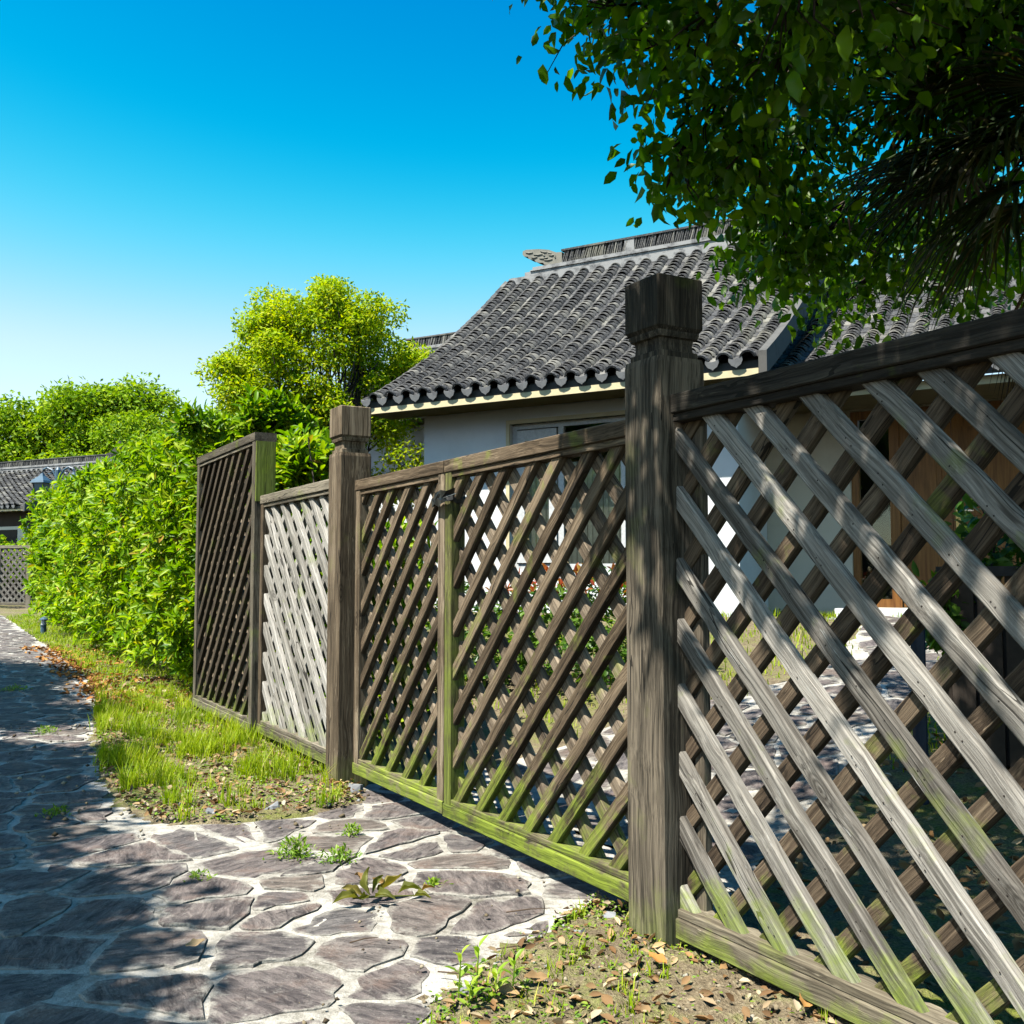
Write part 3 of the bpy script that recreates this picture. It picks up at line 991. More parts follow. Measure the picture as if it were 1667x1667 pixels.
gl_far = panel('gate_leaf', 'brown lattice gate leaf hung on the far post, left of the black tape', 'gate',
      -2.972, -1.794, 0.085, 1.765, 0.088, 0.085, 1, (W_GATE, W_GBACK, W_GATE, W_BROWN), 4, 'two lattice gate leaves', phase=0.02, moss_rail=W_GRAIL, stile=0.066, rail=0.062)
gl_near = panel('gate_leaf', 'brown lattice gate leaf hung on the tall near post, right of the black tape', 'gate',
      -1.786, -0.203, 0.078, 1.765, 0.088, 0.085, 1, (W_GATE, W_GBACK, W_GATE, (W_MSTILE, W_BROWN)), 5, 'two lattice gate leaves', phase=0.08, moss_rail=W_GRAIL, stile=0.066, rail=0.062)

beam('end_board', tall, (1.8725, 0.084, 1.76), (1.8725, 0.084, 2.205), 0.150, 0.008, W_END, (0, 1, 0))

def loft_square(prof, c=0.006):
    """stack of eased squares along X (height)"""
    V, Fc = [], []
    for h, w in prof:
        k = w / 2
        for y, z in ((-k + c, -k), (k - c, -k), (k, -k + c), (k, k - c), (k - c, k), (-k + c, k), (-k, k - c), (-k, -k + c)):
            V.append((h, y, z))
    for j in range(len(prof) - 1):
        for i in range(8):
            a, b = j * 8 + i, j * 8 + (i + 1) % 8
            Fc.append((a, b, b + 8, a + 8))
    Fc.append(tuple(range(7, -1, -1)))
    n = (len(prof) - 1) * 8
    Fc.append(tuple(range(n, n + 8)))
    return V, Fc

UP = Matrix(((0, 1, 0, 0), (0, 0, 1, 0), (1, 0, 0, 0), (0, 0, 0, 1)))

def gate_post(label, lx, w, mt, lean=(0, 0), s=1.0):
    p = fw(lx - w / 2, w / 2, -0.10)
    t = thing('gate_post', label, 'gate post', p, FROT, 'carved wooden gate posts')
    t.rotation_euler = (lean[0], lean[1], FROT)
    d = 0.10
    link('shaft', newmesh('shaft', *loft_square([(0, w), (1.93 + d - 0.02, w), (1.93 + d, w - 0.006)], 0.007), mt), t, UP)
    link('neck', newmesh('neck', *loft_square([(1.93 + d, w - 0.030), (1.952 + d, w - 0.030), (1.956 + d, w - 0.052), (1.978 + d, w - 0.056), (1.996 + d, w - 0.050), (2.000 + d, w - 0.030), (2.014 + d, w - 0.022), (2.020 + d, w - 0.022)], 0.005), mt), t, UP)
    link('cap', newmesh('cap', *loft_square([(2.020 + d, w - 0.024), (2.033 + d, w - 0.004), (2.200 + d, w - 0.004), (2.204 + d, w - 0.012)], 0.006), mt), t, UP)
    return t

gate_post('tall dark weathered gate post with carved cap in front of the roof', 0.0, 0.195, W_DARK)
gate_post('brown weathered gate post with carved cap in front of the yellow-green tree', -2.984, 0.195, W_BROWN)

# black plastic wrapped round the two meeting stiles
def tape():
    t = thing('tape_wrap', 'crumpled black plastic tied round the two meeting gate stiles', 'tape', fw(-1.79, 0.055, 1.585), FROT)
    V, Fc = [], []
    r = random.Random(3)
    n, m = 16, 5
    for j in range(m):
        for i in range(n):
            a = 2 * math.pi * i / n
            ca, sa = math.cos(a), math.sin(a)
            k = (abs(ca) ** 6 + abs(sa) ** 6) ** (-1 / 6)
            rr = 1 + r.uniform(-0.13, 0.10)
            V.append((k * ca * 0.086 * rr, 0.075 + k * sa * 0.062 * rr - 0.01, -0.034 + 0.068 * j / (m - 1) + r.uniform(-0.014, 0.014)))
    for j in range(m - 1):
        for i in range(n):
            a, b = j * n + i, j * n + (i + 1) % n
            Fc.append((a, b, b + n, a + n))
    link('wrap', newmesh('wrap', V, Fc, M_TAPE), t)
    link('wire', newmesh('wire', *tube([(0.02, 0.008, -0.012), (0.09, 0.004, -0.004), (0.16, 0.022, 0.008)], [0.0018] * 3, 5), M_WIRE), t)
tape()

# ------------------------------------------------------------------ tiled roofs
def half_arc(r, n, a0, a1):
    return [(r * math.cos(a0 + (a1 - a0) * i / n), r * math.sin(a0 + (a1 - a0) * i / n)) for i in range(n + 1)]

def tile_geom(rad, length, th=0.012, n=7):
    """one curved cover tile: X across, Y up the slope, Z out"""
    o = half_arc(rad, n, R(8), R(172))
    i_ = half_arc(rad - th, n, R(8), R(172))
    V = [(x, 0, z) for x, z in o] + [(x, length, z - 0.006) for x, z in o] + [(x, 0, z) for x, z in i_]
    Fc = []
    m = n + 1
    for i in range(n):
        Fc.append((i + 1, i, m + i, m + i + 1))
        Fc.append((i, i + 1, 2 * m + i + 1, 2 * m + i))
    return np.array(V, dtype=float), Fc

def roof_height(q, rise):
    return rise * (0.74 * q + 0.26 * q * q)

def tiled_roof(parent, L, d, rise, zE, x_off, colw, expo, limit, seed, pick=lambda x, y: y, drips=True, keep=lambda x, q: True):
    r = random.Random(seed)
    ns = 14
    # deck under the tiles
    V, Fc = [], []
    for i in range(ns + 1):
        q = i / ns
        for x in (x_off, x_off + L):
            V.append((x, q * d + 0.03, zE + roof_height(q, rise) - 0.035))
            V.append((x, q * d + 0.03, zE + roof_height(q, rise) - 0.115))
    for i in range(ns):
        a = i * 4
        Fc += [(a, a + 2, a + 6, a + 4), (a + 1, a + 5, a + 7, a + 3), (a, a + 4, a + 5, a + 1), (a + 2, a + 3, a + 7, a + 6)]
    Fc.append((0, 1, 3, 2))
    roof = link('roof', newmesh('roof', V, Fc, M_CONC), parent)
    ncol = int(L / colw)
    rad = colw * 0.33
    tv, tf = tile_geom(rad, expo * 2.1)
    shared = newmesh('tile', tv, tf, M_TILE, True)
    tiles = []
    slope_len = math.hypot(d, rise)
    nrow = int(slope_len / expo)
    for c in range(ncol):
        x = x_off + (c + 0.62) * colw
        wob = r.uniform(-0.006, 0.006)
        for k in range(nrow):
            q = k / nrow
            if not keep(x, q):
                continue
            dz = (roof_height(q + 0.01, rise) - roof_height(q, rise)) / 0.01 / d
            tiles.append((x + wob + r.uniform(-0.005, 0.005), q * d - 0.02, zE + roof_height(q, rise) - 0.012 + r.uniform(-0.005, 0.006), math.atan(dz) - 0.34 + r.uniform(-0.05, 0.05), r.uniform(-0.09, 0.09)))
    order = sorted(range(len(tiles)), key=lambda i: pick(tiles[i][0], tiles[i][1]))
    single = set(order[:limit])
    rv, rf = [], []
    off = 0
    for i, (x, y, z, tilt, yaw) in enumerate(tiles):
        M = Matrix.Translation((x, y, z)) @ Matrix.Rotation(yaw, 4, 'Z') @ Matrix.Rotation(tilt, 4, 'X')
        if i in single:
            link('tile', shared, roof, M)
        else:
            A = np.array(M)
            rv.append(tv @ A[:3, :3].T + A[:3, 3])
            rf += [tuple(a + off for a in f) for f in tf]
            off += len(tv)
    if rv:
        link('upper_tiles', newmesh('upper_tiles', np.concatenate(rv), rf, M_TILE, True), roof, kind='stuff')
    # trough tiles between the rolls
    V, Fc = [], []
    rows = max(8, nrow // 2)
    for c in range(ncol):
        xm = x_off + (c + 0.12) * colw
        for k in range(rows):
            q0, q1 = k / rows, (k + 1.15) / rows
            if not keep(xm, q0):
                continue
            o = len(V)
            for q, lift in ((q0, 0.012), (q1, 0.0)):
                for i in range(5):
                    u = -1 + i / 2
                    V.append((xm + u * colw * 0.30, q * d - 0.02, zE + roof_height(q, rise) - 0.026 + lift + 0.022 * u * u))
            for i in range(4):
                Fc.append((o + i, o + i + 1, o + 6 + i, o + 5 + i))
            for i in range(4):
                V_ = V[o + i], V[o + i + 1]
                p = len(V)
                V.append((V_[0][0], V_[0][1], V_[0][2] - 0.013))
                V.append((V_[1][0], V_[1][1], V_[1][2] - 0.013))
                Fc.append((o + i, p, p + 1, o + i + 1))
    link('trough_tiles', newmesh('trough_tiles', V, Fc, M_TILE), roof, kind='stuff')
    if drips:
        # heart shaped drip tiles hanging between the rolls
        pr = [(-0.070, 0.0), (-0.074, -0.030), (-0.050, -0.072), (-0.016, -0.090), (0.0, -0.104), (0.016, -0.090), (0.050, -0.072), (0.074, -0.030), (0.070, 0.0), (0.035, -0.014), (0.0, -0.020), (-0.035, -0.014)]
        V = [(x, 0, z) for x, z in pr] + [(x, 0.014, z) for x, z in pr]
        n = len(pr)
        Fc = [tuple(range(n)), tuple(range(2 * n - 1, n - 1, -1))] + [(i, n + i, n + (i + 1) % n, (i + 1) % n) for i in range(n)]
        dm = newmesh('drip_tile', V, Fc, M_DRIP)
        ev, ef = tile_geom(rad * 1.04, 0.05, 0.02)
        em = newmesh('end_tile', ev, ef, M_TILE)
        for c in range(ncol):
            if not keep(x_off + c * colw, 0):
                continue
            M = Matrix.Translation((x_off + (c + 0.12) * colw, -0.055 + r.uniform(-0.006, 0.006), zE - 0.006)) @ Matrix.Rotation(R(14), 4, 'X') @ Matrix.Rotation(r.uniform(-0.06, 0.06), 4, 'Y')
            link('drip_tile', dm, roof, M)
            link('end_tile', em, roof, Matrix.Translation((x_off + (c + 0.62) * colw, -0.045, zE - 0.020)) @ Matrix.Rotation(0.42, 4, 'X'))
    return roof

def ridge(parent, x0, x1, y, z, seed, ornament=True, step=0.030, end_right=False):
    """plaster bed, slanted on-edge tiles, dark coping"""
    r = random.Random(seed)
    rg = link('ridge', newmesh('ridge', *join([bb((x0 - (0.36 if ornament else 0), y - 0.15, z - 0.14), (x1, y + 0.15, z - 0.035)), bb((x0 - (0.10 if ornament else 0), y - 0.11, z - 0.035), (x1 - 0.03, y + 0.11, z + 0.035)), bb((x0, y - 0.13, z + 0.035), (x1 - 0.02, y + 0.13, z + 0.052)), bb((x0 + 0.03, y - 0.10, z + 0.052), (x1 - 0.03, y + 0.10, z + 0.10))]), M_RIDGE), parent)
    parts = []
    x = x0 + (0.52 if ornament else 0.05)
    k = 0
    xe = x1 - 0.05
    blocks = []
    while x < xe:
        if ornament and 1.55 < x - x0 < 1.68:
            x += 0.14
            continue
        parts.append(slab((x, y - 0.085 + r.uniform(-0.006, 0.006), z + 0.10), step * 0.62, 0.17, 0.175, 0.045 + r.uniform(-0.02, 0.02)))
        x += step * r.uniform(0.85, 1.2)
    link('ridge_tiles', newmesh('ridge_tiles', *join(parts), M_TILE), rg, kind='stuff')
    if ornament:
        link('ridge_block', newmesh('ridge_block', *bb((x0 + 1.55, y - 0.09, z + 0.10), (x0 + 1.70, y + 0.09, z + 0.278)), M_RIDGE), rg)
    xs = [x0 + (0.52 if ornament else 0.0) + (x1 - x0 - 0.52) * i / 6 for i in range(7)]
    link('coping', newmesh('coping', *bb((xs[0], y - 0.10, z + 0.272), (x1, y + 0.10, z + 0.30)), M_TILE), rg)
    if ornament:
        # carved cloud wing at the end of the ridge, in profile
        pr = [(0.52, 0.10), (0.52, 0.265), (0.42, 0.275), (0.30, 0.335), (0.12, 0.375), (-0.10, 0.40), (-0.155, 0.385), (-0.16, 0.335), (-0.13, 0.30), (-0.06, 0.285), (-0.055, 0.255), (-0.02, 0.235), (0.05, 0.225), (0.06, 0.195), (0.12, 0.165), (0.20, 0.15), (0.22, 0.12), (0.30, 0.10)]
        n = len(pr)
        V = [(x0 + px, y - 0.075, z + pz) for px, pz in pr] + [(x0 + px, y + 0.075, z + pz) for px, pz in pr]
        Fc = [tuple(range(n))[::-1], tuple(range(n, 2 * n))] + [(i, (i + 1) % n, n + (i + 1) % n, n + i) for i in range(n)]
        orn = link('ridge_ornament', newmesh('ridge_ornament', V, Fc, M_GREYPL), rg)
        bars = []
        for (a, b, c, dd) in ((-0.10, 0.355, 0.02, 0.335), (0.04, 0.30, 0.20, 0.285), (0.00, 0.262, 0.10, 0.255), (0.16, 0.335, 0.26, 0.30), (0.14, 0.225, 0.28, 0.215), (0.30, 0.25, 0.40, 0.24), (0.22, 0.185, 0.36, 0.18), (0.28, 0.305, 0.34, 0.27), (0.40, 0.24, 0.41, 0.19), (0.20, 0.285, 0.23, 0.25)):
            bars.append(tube([(x0 + a, y - 0.078, z + b), (x0 + (a + c) / 2, y - 0.08, z + (b + dd) / 2 - 0.008), (x0 + c, y - 0.078, z + dd)], [0.010, 0.013, 0.010], 6))
        link('carved_scroll', newmesh('carved_scroll', *join(bars), M_GREYPL), orn) if False else link('carved_scroll', newmesh('carved_scroll', *join(bars), M_GREYPL), rg)
    return rg

def bb(lo, hi):
    x0, y0, z0 = lo
    x1, y1, z1 = hi
    V = [(x0, y0, z0), (x1, y0, z0), (x1, y1, z0), (x0, y1, z0), (x0, y0, z1), (x1, y0, z1), (x1, y1, z1), (x0, y1, z1)]
    return V, [(3, 2, 1, 0), (4, 5, 6, 7), (0, 1, 5, 4), (1, 2, 6, 5), (2, 3, 7, 6), (3, 0, 4, 7)]

def slab(p, tx, ty, tz, lean):
    V, Fc = bb((0, 0, 0), (tx, ty, tz))
    return [(p[0] + x + z / tz * lean, p[1] + y, p[2] + z) for x, y, z in V], Fc

def wall_with_opening(x0, x1, z0, z1, y0, y1, ox0, ox1, oz0, oz1):
    """a wall slab along X with one window opening (four butted blocks)"""
    return join([bb((x0, y0, z0), (ox0, y1, z1)), bb((ox1, y0, z0), (x1, y1, z1)), bb((ox0, y0, oz1), (ox1, y1, z1)), bb((ox0, y0, z0), (ox1, y1, oz0))])

def main_house():
    ZE, DEP, RISE, LEN = 3.42, 3.45, 2.37, 4.94
    t = thing('house', 'white plastered house with dark curved-tile roof and carved ridge end, behind the gate', 'house', (HO[0], HO[1], 0), HROT)
    gz = 0.70
    zt = ZE - 0.10
    wx0, wx1, wy = 0.40, 4.46, 0.50
    ow = (1.66, 4.00, 1.30, 3.03)
    link('wall', newmesh('front_wall', *wall_with_opening(wx0, wx1, gz, zt, wy, wy + 0.24, *ow), M_WALL), t)
    # gable end walls follow the roof
    for x0, x1 in ((wx0, wx0 + 0.24), (wx1 - 0.24, wx1)):
        prof = [(wy + 0.24, gz), (6.4, gz), (6.4, zt)] + [(2 * DEP - q * DEP, zt + roof_height(q, RISE)) for q in (0.3, 0.7, 1.0)] + [(q * DEP, zt + roof_height(q, RISE)) for q in (0.85, 0.6, 0.3)] + [(wy + 0.24, zt + 0.03)]
        prof = [(y, min(z, zt + RISE)) for y, z in prof]
        n = len(prof)
        V = [(x0, y, z) for y, z in prof] + [(x1, y, z) for y, z in prof]
        Fc = [tuple(range(n))[::-1], tuple(range(n, 2 * n))] + [(i, (i + 1) % n, n + (i + 1) % n, n + i) for i in range(n)]
        link('gable_wall', newmesh('gable_wall', V, Fc, M_WALL), t)
    link('back_wall', newmesh('back_wall', *bb((wx0 + 0.24, 6.16, gz), (wx1 - 0.24, 6.4, zt)), M_WALL), t)
    # plaster cornice under the eave
    link('cornice', newmesh('cornice', *bb((-0.12, 0.005, ZE - 0.190), (LEN - 0.10, wy - 0.002, ZE - 0.118)), M_CREAM), t)
    tiled_roof(t, LEN + 0.04, DEP, RISE, ZE, -0.13, 0.2485, 0.083, 190, 21, pick=lambda x, y: y - 0.35 * x)
    # back slope, plain
    V, Fc = [], []
    for i in range(9):
        q = i / 8
        for x in (-0.12, LEN - 0.07):
            V.append((x, 2 * DEP - q * DEP, ZE + roof_height(q, RISE)))
    for i in range(8):
        Fc.append((2 * i, 2 * i + 1, 2 * i + 3, 2 * i + 2))
    link('back_roof', newmesh('back_roof', V, Fc, M_TILE), t)
    # concrete verge on the right gable
    V, Fc = [], []
    for i in range(13):
        q = i / 12
        z = ZE + roof_height(q, RISE)
        for x, dz in ((LEN - 0.085, 0.045), (LEN, 0.045), (LEN, -0.19), (LEN - 0.085, -0.19)):
            V.append((x, q * DEP - 0.04, z + dz))
    for i in range(12):
        for k in range(4):
            a, b = i * 4 + k, i * 4 + (k + 1) % 4
            Fc.append((a, a + 4, b + 4, b))
    Fc += [(0, 1, 2, 3), (51, 50, 49, 48)]
    link('verge', newmesh('verge', V, Fc, M_CONC), t)
    ridge(t, 0.34, LEN + 0.05, DEP, ZE + RISE + 0.02, 5)
    # window
    w = thing_part(t, 'window')
    x0, x1, z0, z1 = ow
    yy = wy + 0.055
    fr = []
    for a, b in (((x0, z0), (x0 + 0.06, z1)), ((x1 - 0.06, z0), (x1, z1)), ((x0 + 0.06, z1 - 0.06), (x1 - 0.06, z1)), ((x0 + 0.06, z0), (x1 - 0.06, z0 + 0.06)),
                 ((x0 + 0.62, z0 + 0.06), (x0 + 0.69, z1 - 0.06)), ((x0 + 1.42, z0 + 0.06), (x0 + 1.47, z1 - 0.06))):
        fr.append(bb((a[0], yy, a[1]), (b[0], yy + 0.06, b[1])))
    link('frame', newmesh('frame', *join(fr), M_FRAME), w)
    s = []
    a0, a1, b0, b1 = x0 + 0.075, x0 + 0.605, z0 + 0.075, z1 - 0.075
    for p, q in (((a0, b0), (a0 + 0.10, b1)), ((a1 - 0.10, b0), (a1, b1)), ((a0 + 0.10, b1 - 0.13), (a1 - 0.10, b1)), ((a0 + 0.10, b0), (a1 - 0.10, b0 + 0.11))):
        s.append(bb((p[0], yy - 0.02, p[1]), (q[0], yy + 0.035, q[1])))
    link('sash', newmesh('sash', *join(s), M_FRAME), w)
    link('pane', newmesh('pane', *bb((x0 + 0.175, yy + 0.010, b0 + 0.10), (x0 + 0.505, yy + 0.016, b1 - 0.12)), M_GLASS), w)
    for p, q in ((x0 + 0.69, x0 + 1.42), (x0 + 1.47, x1 - 0.06)):
        link('pane', newmesh('pane', *bb((p, yy + 0.02, z0 + 0.06), (q, yy + 0.026, z1 - 0.06)), M_GLASS), w)
    bl = []
    xx = x0 + 0.08
    while xx < x1 - 0.12:
        bl.append(slab((xx, yy + 0.075, z0 + 0.02), 0.060, 0.006, z1 - z0 - 0.50, 0.0))
        xx += 0.068
    link('blind', newmesh('blind', *join(bl), M_BLIND), w)
    link('reveal', newmesh('reveal', *join([bb((x0 - 0.05, wy - 0.02, z1 + 0.002), (x1 + 0.05, wy - 0.001, z1 + 0.05)), bb((x0 - 0.05, wy - 0.02, z0 - 0.02), (x0 - 0.002, wy - 0.001, z1 + 0.002))]), M_CREAM), w)
    link('inner_wall', newmesh('inner_wall', *bb((wx0 + 0.26, 3.2, gz), (wx1 - 0.26, 3.3, zt)), M_CREAM), t)

    # ---- wing with the wooden door, set back on the right
    WX, WY, WL = wx1 + 0.002, wy + 1.0, 5.2
    ZW = 3.24
    dx0, dx1, dz0, dz1 = WX + 0.93, WX + 3.15, 0.88, 3.02
    link('wing_wall', newmesh('wing_wall', *wall_with_opening(WX, WX + WL, gz - 0.05, ZW - 0.10, WY, WY + 0.22, dx0, dx1, dz0, dz1), M_CREAMWALL), t)
    link('doorstep', newmesh('doorstep', *join([bb((dx0 - 0.1, WY - 0.42, gz - 0.05), (dx1 + 0.1, WY - 0.003, 0.876)), bb((dx0 - 0.1, WY - 0.78, gz - 0.05), (dx1 + 0.1, WY - 0.423, 0.79))]), M_WALL), t)
    link('wing_cornice', newmesh('wing_cornice', *bb((WX, WY - 0.90, ZW - 0.20), (WX + WL, WY - 0.003, ZW - 0.115)), M_CREAM), t)
    wg = Matrix.Translation((WX, WY - 1.0, 0))
    holder = thing_part(t, 'wing_roof', wg)
    tiled_roof(holder, WL, 3.5, 2.15, ZW, 0.0, 0.2485, 0.083, 0, 33)
    # door unit: frame, side light, two leaves
    d = thing_part(t, 'door')
    y = WY + 0.05
    f = [bb((dx0, y, dz0), (dx0 + 0.075, y + 0.1, dz1)), bb((dx1 - 0.075, y, dz0), (dx1, y + 0.1, dz1)), bb((dx0 + 0.075, y, dz1 - 0.09), (dx1 - 0.075, y + 0.1, dz1)),
         bb((dx0 + 0.40, y, dz0), (dx0 + 0.50, y + 0.1, dz1 - 0.09)), bb((dx0 + 0.075, y, dz0), (dx0 + 0.40, y + 0.1, dz0 + 0.09))]
    link('frame', newmesh('frame', *join(f), M_DOOR), d)
    link('pane', newmesh('pane', *bb((dx0 + 0.075, y + 0.05, dz0 + 0.09), (dx0 + 0.40, y + 0.056, dz1 - 0.09)), M_GLASS), d)
    link('dark_hall', newmesh('dark_hall', *bb((dx0 - 0.3, y + 1.6, 0.7), (dx1 + 0.3, y + 1.7, 3.2)), M_DARKWALL), d)
    mid = dx0 + 1.02
    for a, b in ((dx0 + 0.503, mid - 0.002), (mid + 0.002, dx1 - 0.078)):
        parts = [bb((a, y + 0.035, dz0 + 0.01), (b, y + 0.075, dz1 - 0.093))]
        mg = 0.10
        for z0_, z1_ in ((dz0 + 0.16, dz0 + 0.80), (dz0 + 0.92, dz1 - 0.24)):
            parts.append(bb((a + mg, y + 0.012, z0_), (b - mg, y + 0.034, z1_)))
            parts.append(bb((a + mg + 0.05, y - 0.006, z0_ + 0.05), (b - mg - 0.05, y + 0.0115, z1_ - 0.05)))
        link('leaf', newmesh('leaf', *join(parts), M_DOOR), d)
    hx = mid + 0.055
    link('lock_plate', newmesh('lock_plate', *bb((hx - 0.026, y + 0.004, dz0 + 0.84), (hx + 0.026, y + 0.0215, dz0 + 1.10)), M_BRASS), d)
    link('handle', newmesh('handle', *tube([(hx, y + 0.01, dz0 + 1.02), (hx, y - 0.045, dz0 + 1.02), (hx + 0.05, y - 0.05, dz0 + 1.02), (hx + 0.15, y - 0.05, dz0 + 1.015)], [0.011, 0.011, 0.012, 0.010], 7), M_STEEL), d)
    return t

def thing_part(parent, name, M=None):
    o = bpy.data.objects.new(name, None)
    COL.objects.link(o)
    o.parent = parent
    o.empty_display_size = 0.1
    if M is not None:
        o.matrix_basis = M
    return o
M_CREAMWALL = m_plaster('ivory_plaster', (0.70, 0.66, 0.54), (0.46, 0.43, 0.33), 0.4, 2.0)
main_house()

def side_house(name, label, loc, rot, L, d, rise, zE, gz, wallm, seed, expo, orn, mirror_orn=False):
    t = thing(name, label, 'house', (loc[0], loc[1], 0), rot)
    link('wall', newmesh('wall', *bb((0.35, 0.55, gz), (L - 0.35, 2 * d - 0.55, zE - 0.02)), wallm), t)
    prof = [(0.6, zE - 0.02), (2 * d - 0.6, zE - 0.02), (d, zE + rise - 0.12)]
    for x0, x1 in ((0.35, 0.55), (L - 0.55, L - 0.35)):
        V = [(x0, y, z) for y, z in prof] + [(x1, y, z) for y, z in prof]
        link('gable_wall', newmesh('gable_wall', V, [(2, 1, 0), (3, 4, 5), (0, 1, 4, 3), (1, 2, 5, 4), (2, 0, 3, 5)], wallm), t)
    link('cornice', newmesh('cornice', *bb((0.04, 0.05, zE - 0.17), (L - 0.06, 0.53, zE - 0.095)), M_CREAM), t)
    tiled_roof(t, L, d, rise, zE, 0.0, 0.2485, expo, 0, seed)
    V, Fc = [], []
    for i in range(9):
        q = i / 8
        for x in (0.0, L):
            V.append((x, 2 * d - q * d, zE + roof_height(q, rise)))
    for i in range(8):
        Fc.append((2 * i, 2 * i + 1, 2 * i + 3, 2 * i + 2))
    link('back_roof', newmesh('back_roof', V, Fc, M_TILE), t)
    V, Fc = [], []
    for i in range(9):
        q = i / 8
        z = zE + roof_height(q, rise)
        for x, dz in ((L - 0.06, 0.03), (L + 0.02, 0.03), (L + 0.02, -0.2), (L - 0.06, -0.2)):
            V.append((x, q * d - 0.03, z + dz))
    for i in range(8):
        for k in range(4):
            a, b = i * 4 + k, i * 4 + (k + 1) % 4
            Fc.append((a, a + 4, b + 4, b))
    Fc += [(0, 1, 2, 3), (35, 34, 33, 32)]
    link('verge', newmesh('verge', V, Fc, M_CONC), t)
    rg = ridge(t, 0.0, L, d, zE + rise + 0.02, seed + 1, orn, 0.06)
    if mirror_orn:
        pr = [(0.0, 0.02), (0.0, 0.31), (-0.35, 0.32), (-0.05, 0.40), (0.20, 0.56), (0.34, 0.74), (0.42, 0.72), (0.40, 0.60), (0.46, 0.56), (0.36, 0.42), (0.30, 0.24), (0.14, 0.10)]
        pr = [(0.0, 0.02), (-0.40, 0.29), (-0.10, 0.36), (0.14, 0.50), (0.30, 0.70), (0.40, 0.72), (0.40, 0.58), (0.46, 0.55), (0.34, 0.40), (0.28, 0.22), (0.12, 0.08)]
        n = len(pr)
        V = [(L - 0.25 + x, d - 0.07, zE + rise + z) for x, z in pr] + [(L - 0.25 + x, d + 0.07, zE + rise + z) for x, z in pr]
        Fc = [tuple(range(n)), tuple(range(2 * n - 1, n - 1, -1))] + [(i, n + i, n + (i + 1) % n, (i + 1) % n) for i in range(n)]
        link('ridge_ornament', newmesh('ridge_ornament', V, Fc, M_TILE), rg)
    return t

side_house('house', 'white house mostly hidden behind the yellow-green tree, only its ridge showing', (-4.15, 17.1), HROT, 4.35, 4.0, 1.90, 3.80, 0.8, M_WALL, 41, 0.16, False)
far = side_house('house', 'far low house with grey tiled roof and upturned ridge end, left behind the hedge', (-21.6, 33.7), R(-27), 8.2, 3.4, 1.55, 3.35, 0.5, M_DARKWALL, 51, 0.16, False, True)
w = thing_part(far, 'window')
link('frame', newmesh('frame', *bb((6.0, 0.50, 1.6), (7.7, 0.545, 2.75)), M_CREAMWALL), w)
link('pane', newmesh('pane', *bb((6.35, 0.485, 1.7), (7.25, 0.498, 2.65)), M_DARKWALL), w)

# ------------------------------------------------------------------ far fence, lamp, bollard
def far_fence():
    ang = R(-20)
    for k, (x, y) in enumerate(((-12.30, 27.6), (-14.28, 28.32))):
        # panel runs to the left of (x, y)
        lab = ('far lattice fence panel partly behind the hedge end', 'far lattice fence panel at the left picture edge')[k]
        L = 1.95
        bx, by = x - L * math.cos(ang), y - L * math.sin(ang)
        g = float(hgt(bx, by))
        t = thing('lattice_fence', lab, 'fence panel', (bx, by, g), ang, 'far fence across the path end')
        beam('top_rail', t, (0, 0, 1.66), (L, 0, 1.66), 0.08, 0.08, W_RAIL)
        beam('bottom_rail', t, (0, 0, 0.10), (L, 0, 0.10), 0.08, 0.08, W_RAIL)
        for sx in (0.035, 0.99, L - 0.035):
            beam('stile', t, (sx, 0, 0.143), (sx, 0, 1.617), 0.06, 0.07, W_RAIL, (1, 0, 0))
        parts = []
        for layer in (0, 1):
            a = R(45) if layer else R(-45)
            for j in range(-10, 26):
                pts = [(-4, -0.028), (4, -0.028), (4, 0.028), (-4, 0.028)]
                ca, sa = math.cos(a), math.sin(a)
                pg = clip([(j * 0.21 + px * ca - pz * sa, 0.1 + px * sa + pz * ca) for px, pz in pts], 0.06, L - 0.06, 0.14, 1.62)
                if len(pg) < 3:
                    continue
                y0 = -0.022 + 0.022 * layer
                n = len(pg)
                V = [(px, y0, pz) for px, pz in pg] + [(px, y0 + 0.02, pz) for px, pz in pg]
                parts.append((V, [tuple(range(n)), tuple(range(2 * n - 1, n - 1, -1))] + [(i, n + i, n + (i + 1) % n, (i + 1) % n) for i in range(n)]))
        link('lattice', newmesh('lattice', *join(parts), W_SILVER), t, kind='stuff')
    for lab, x, y in (('far wooden fence post standing taller than the far lattice panels', -13.28 + 0.2, 27.90),):
        g = float(hgt(x, y))
        t = thing('fence_post', lab, 'fence post', (x, y, g), ang)
        link('shaft', newmesh('shaft', *loft_square([(-0.05, 0.17), (1.85, 0.17), (1.87, 0.15)], 0.006), W_RAIL), t, UP)
        link('cap', newmesh('cap', *loft_square([(1.87, 0.13), (1.92, 0.13), (1.94, 0.17), (2.12, 0.17), (2.13, 0.16)], 0.006), W_RAIL), t, UP)
far_fence()

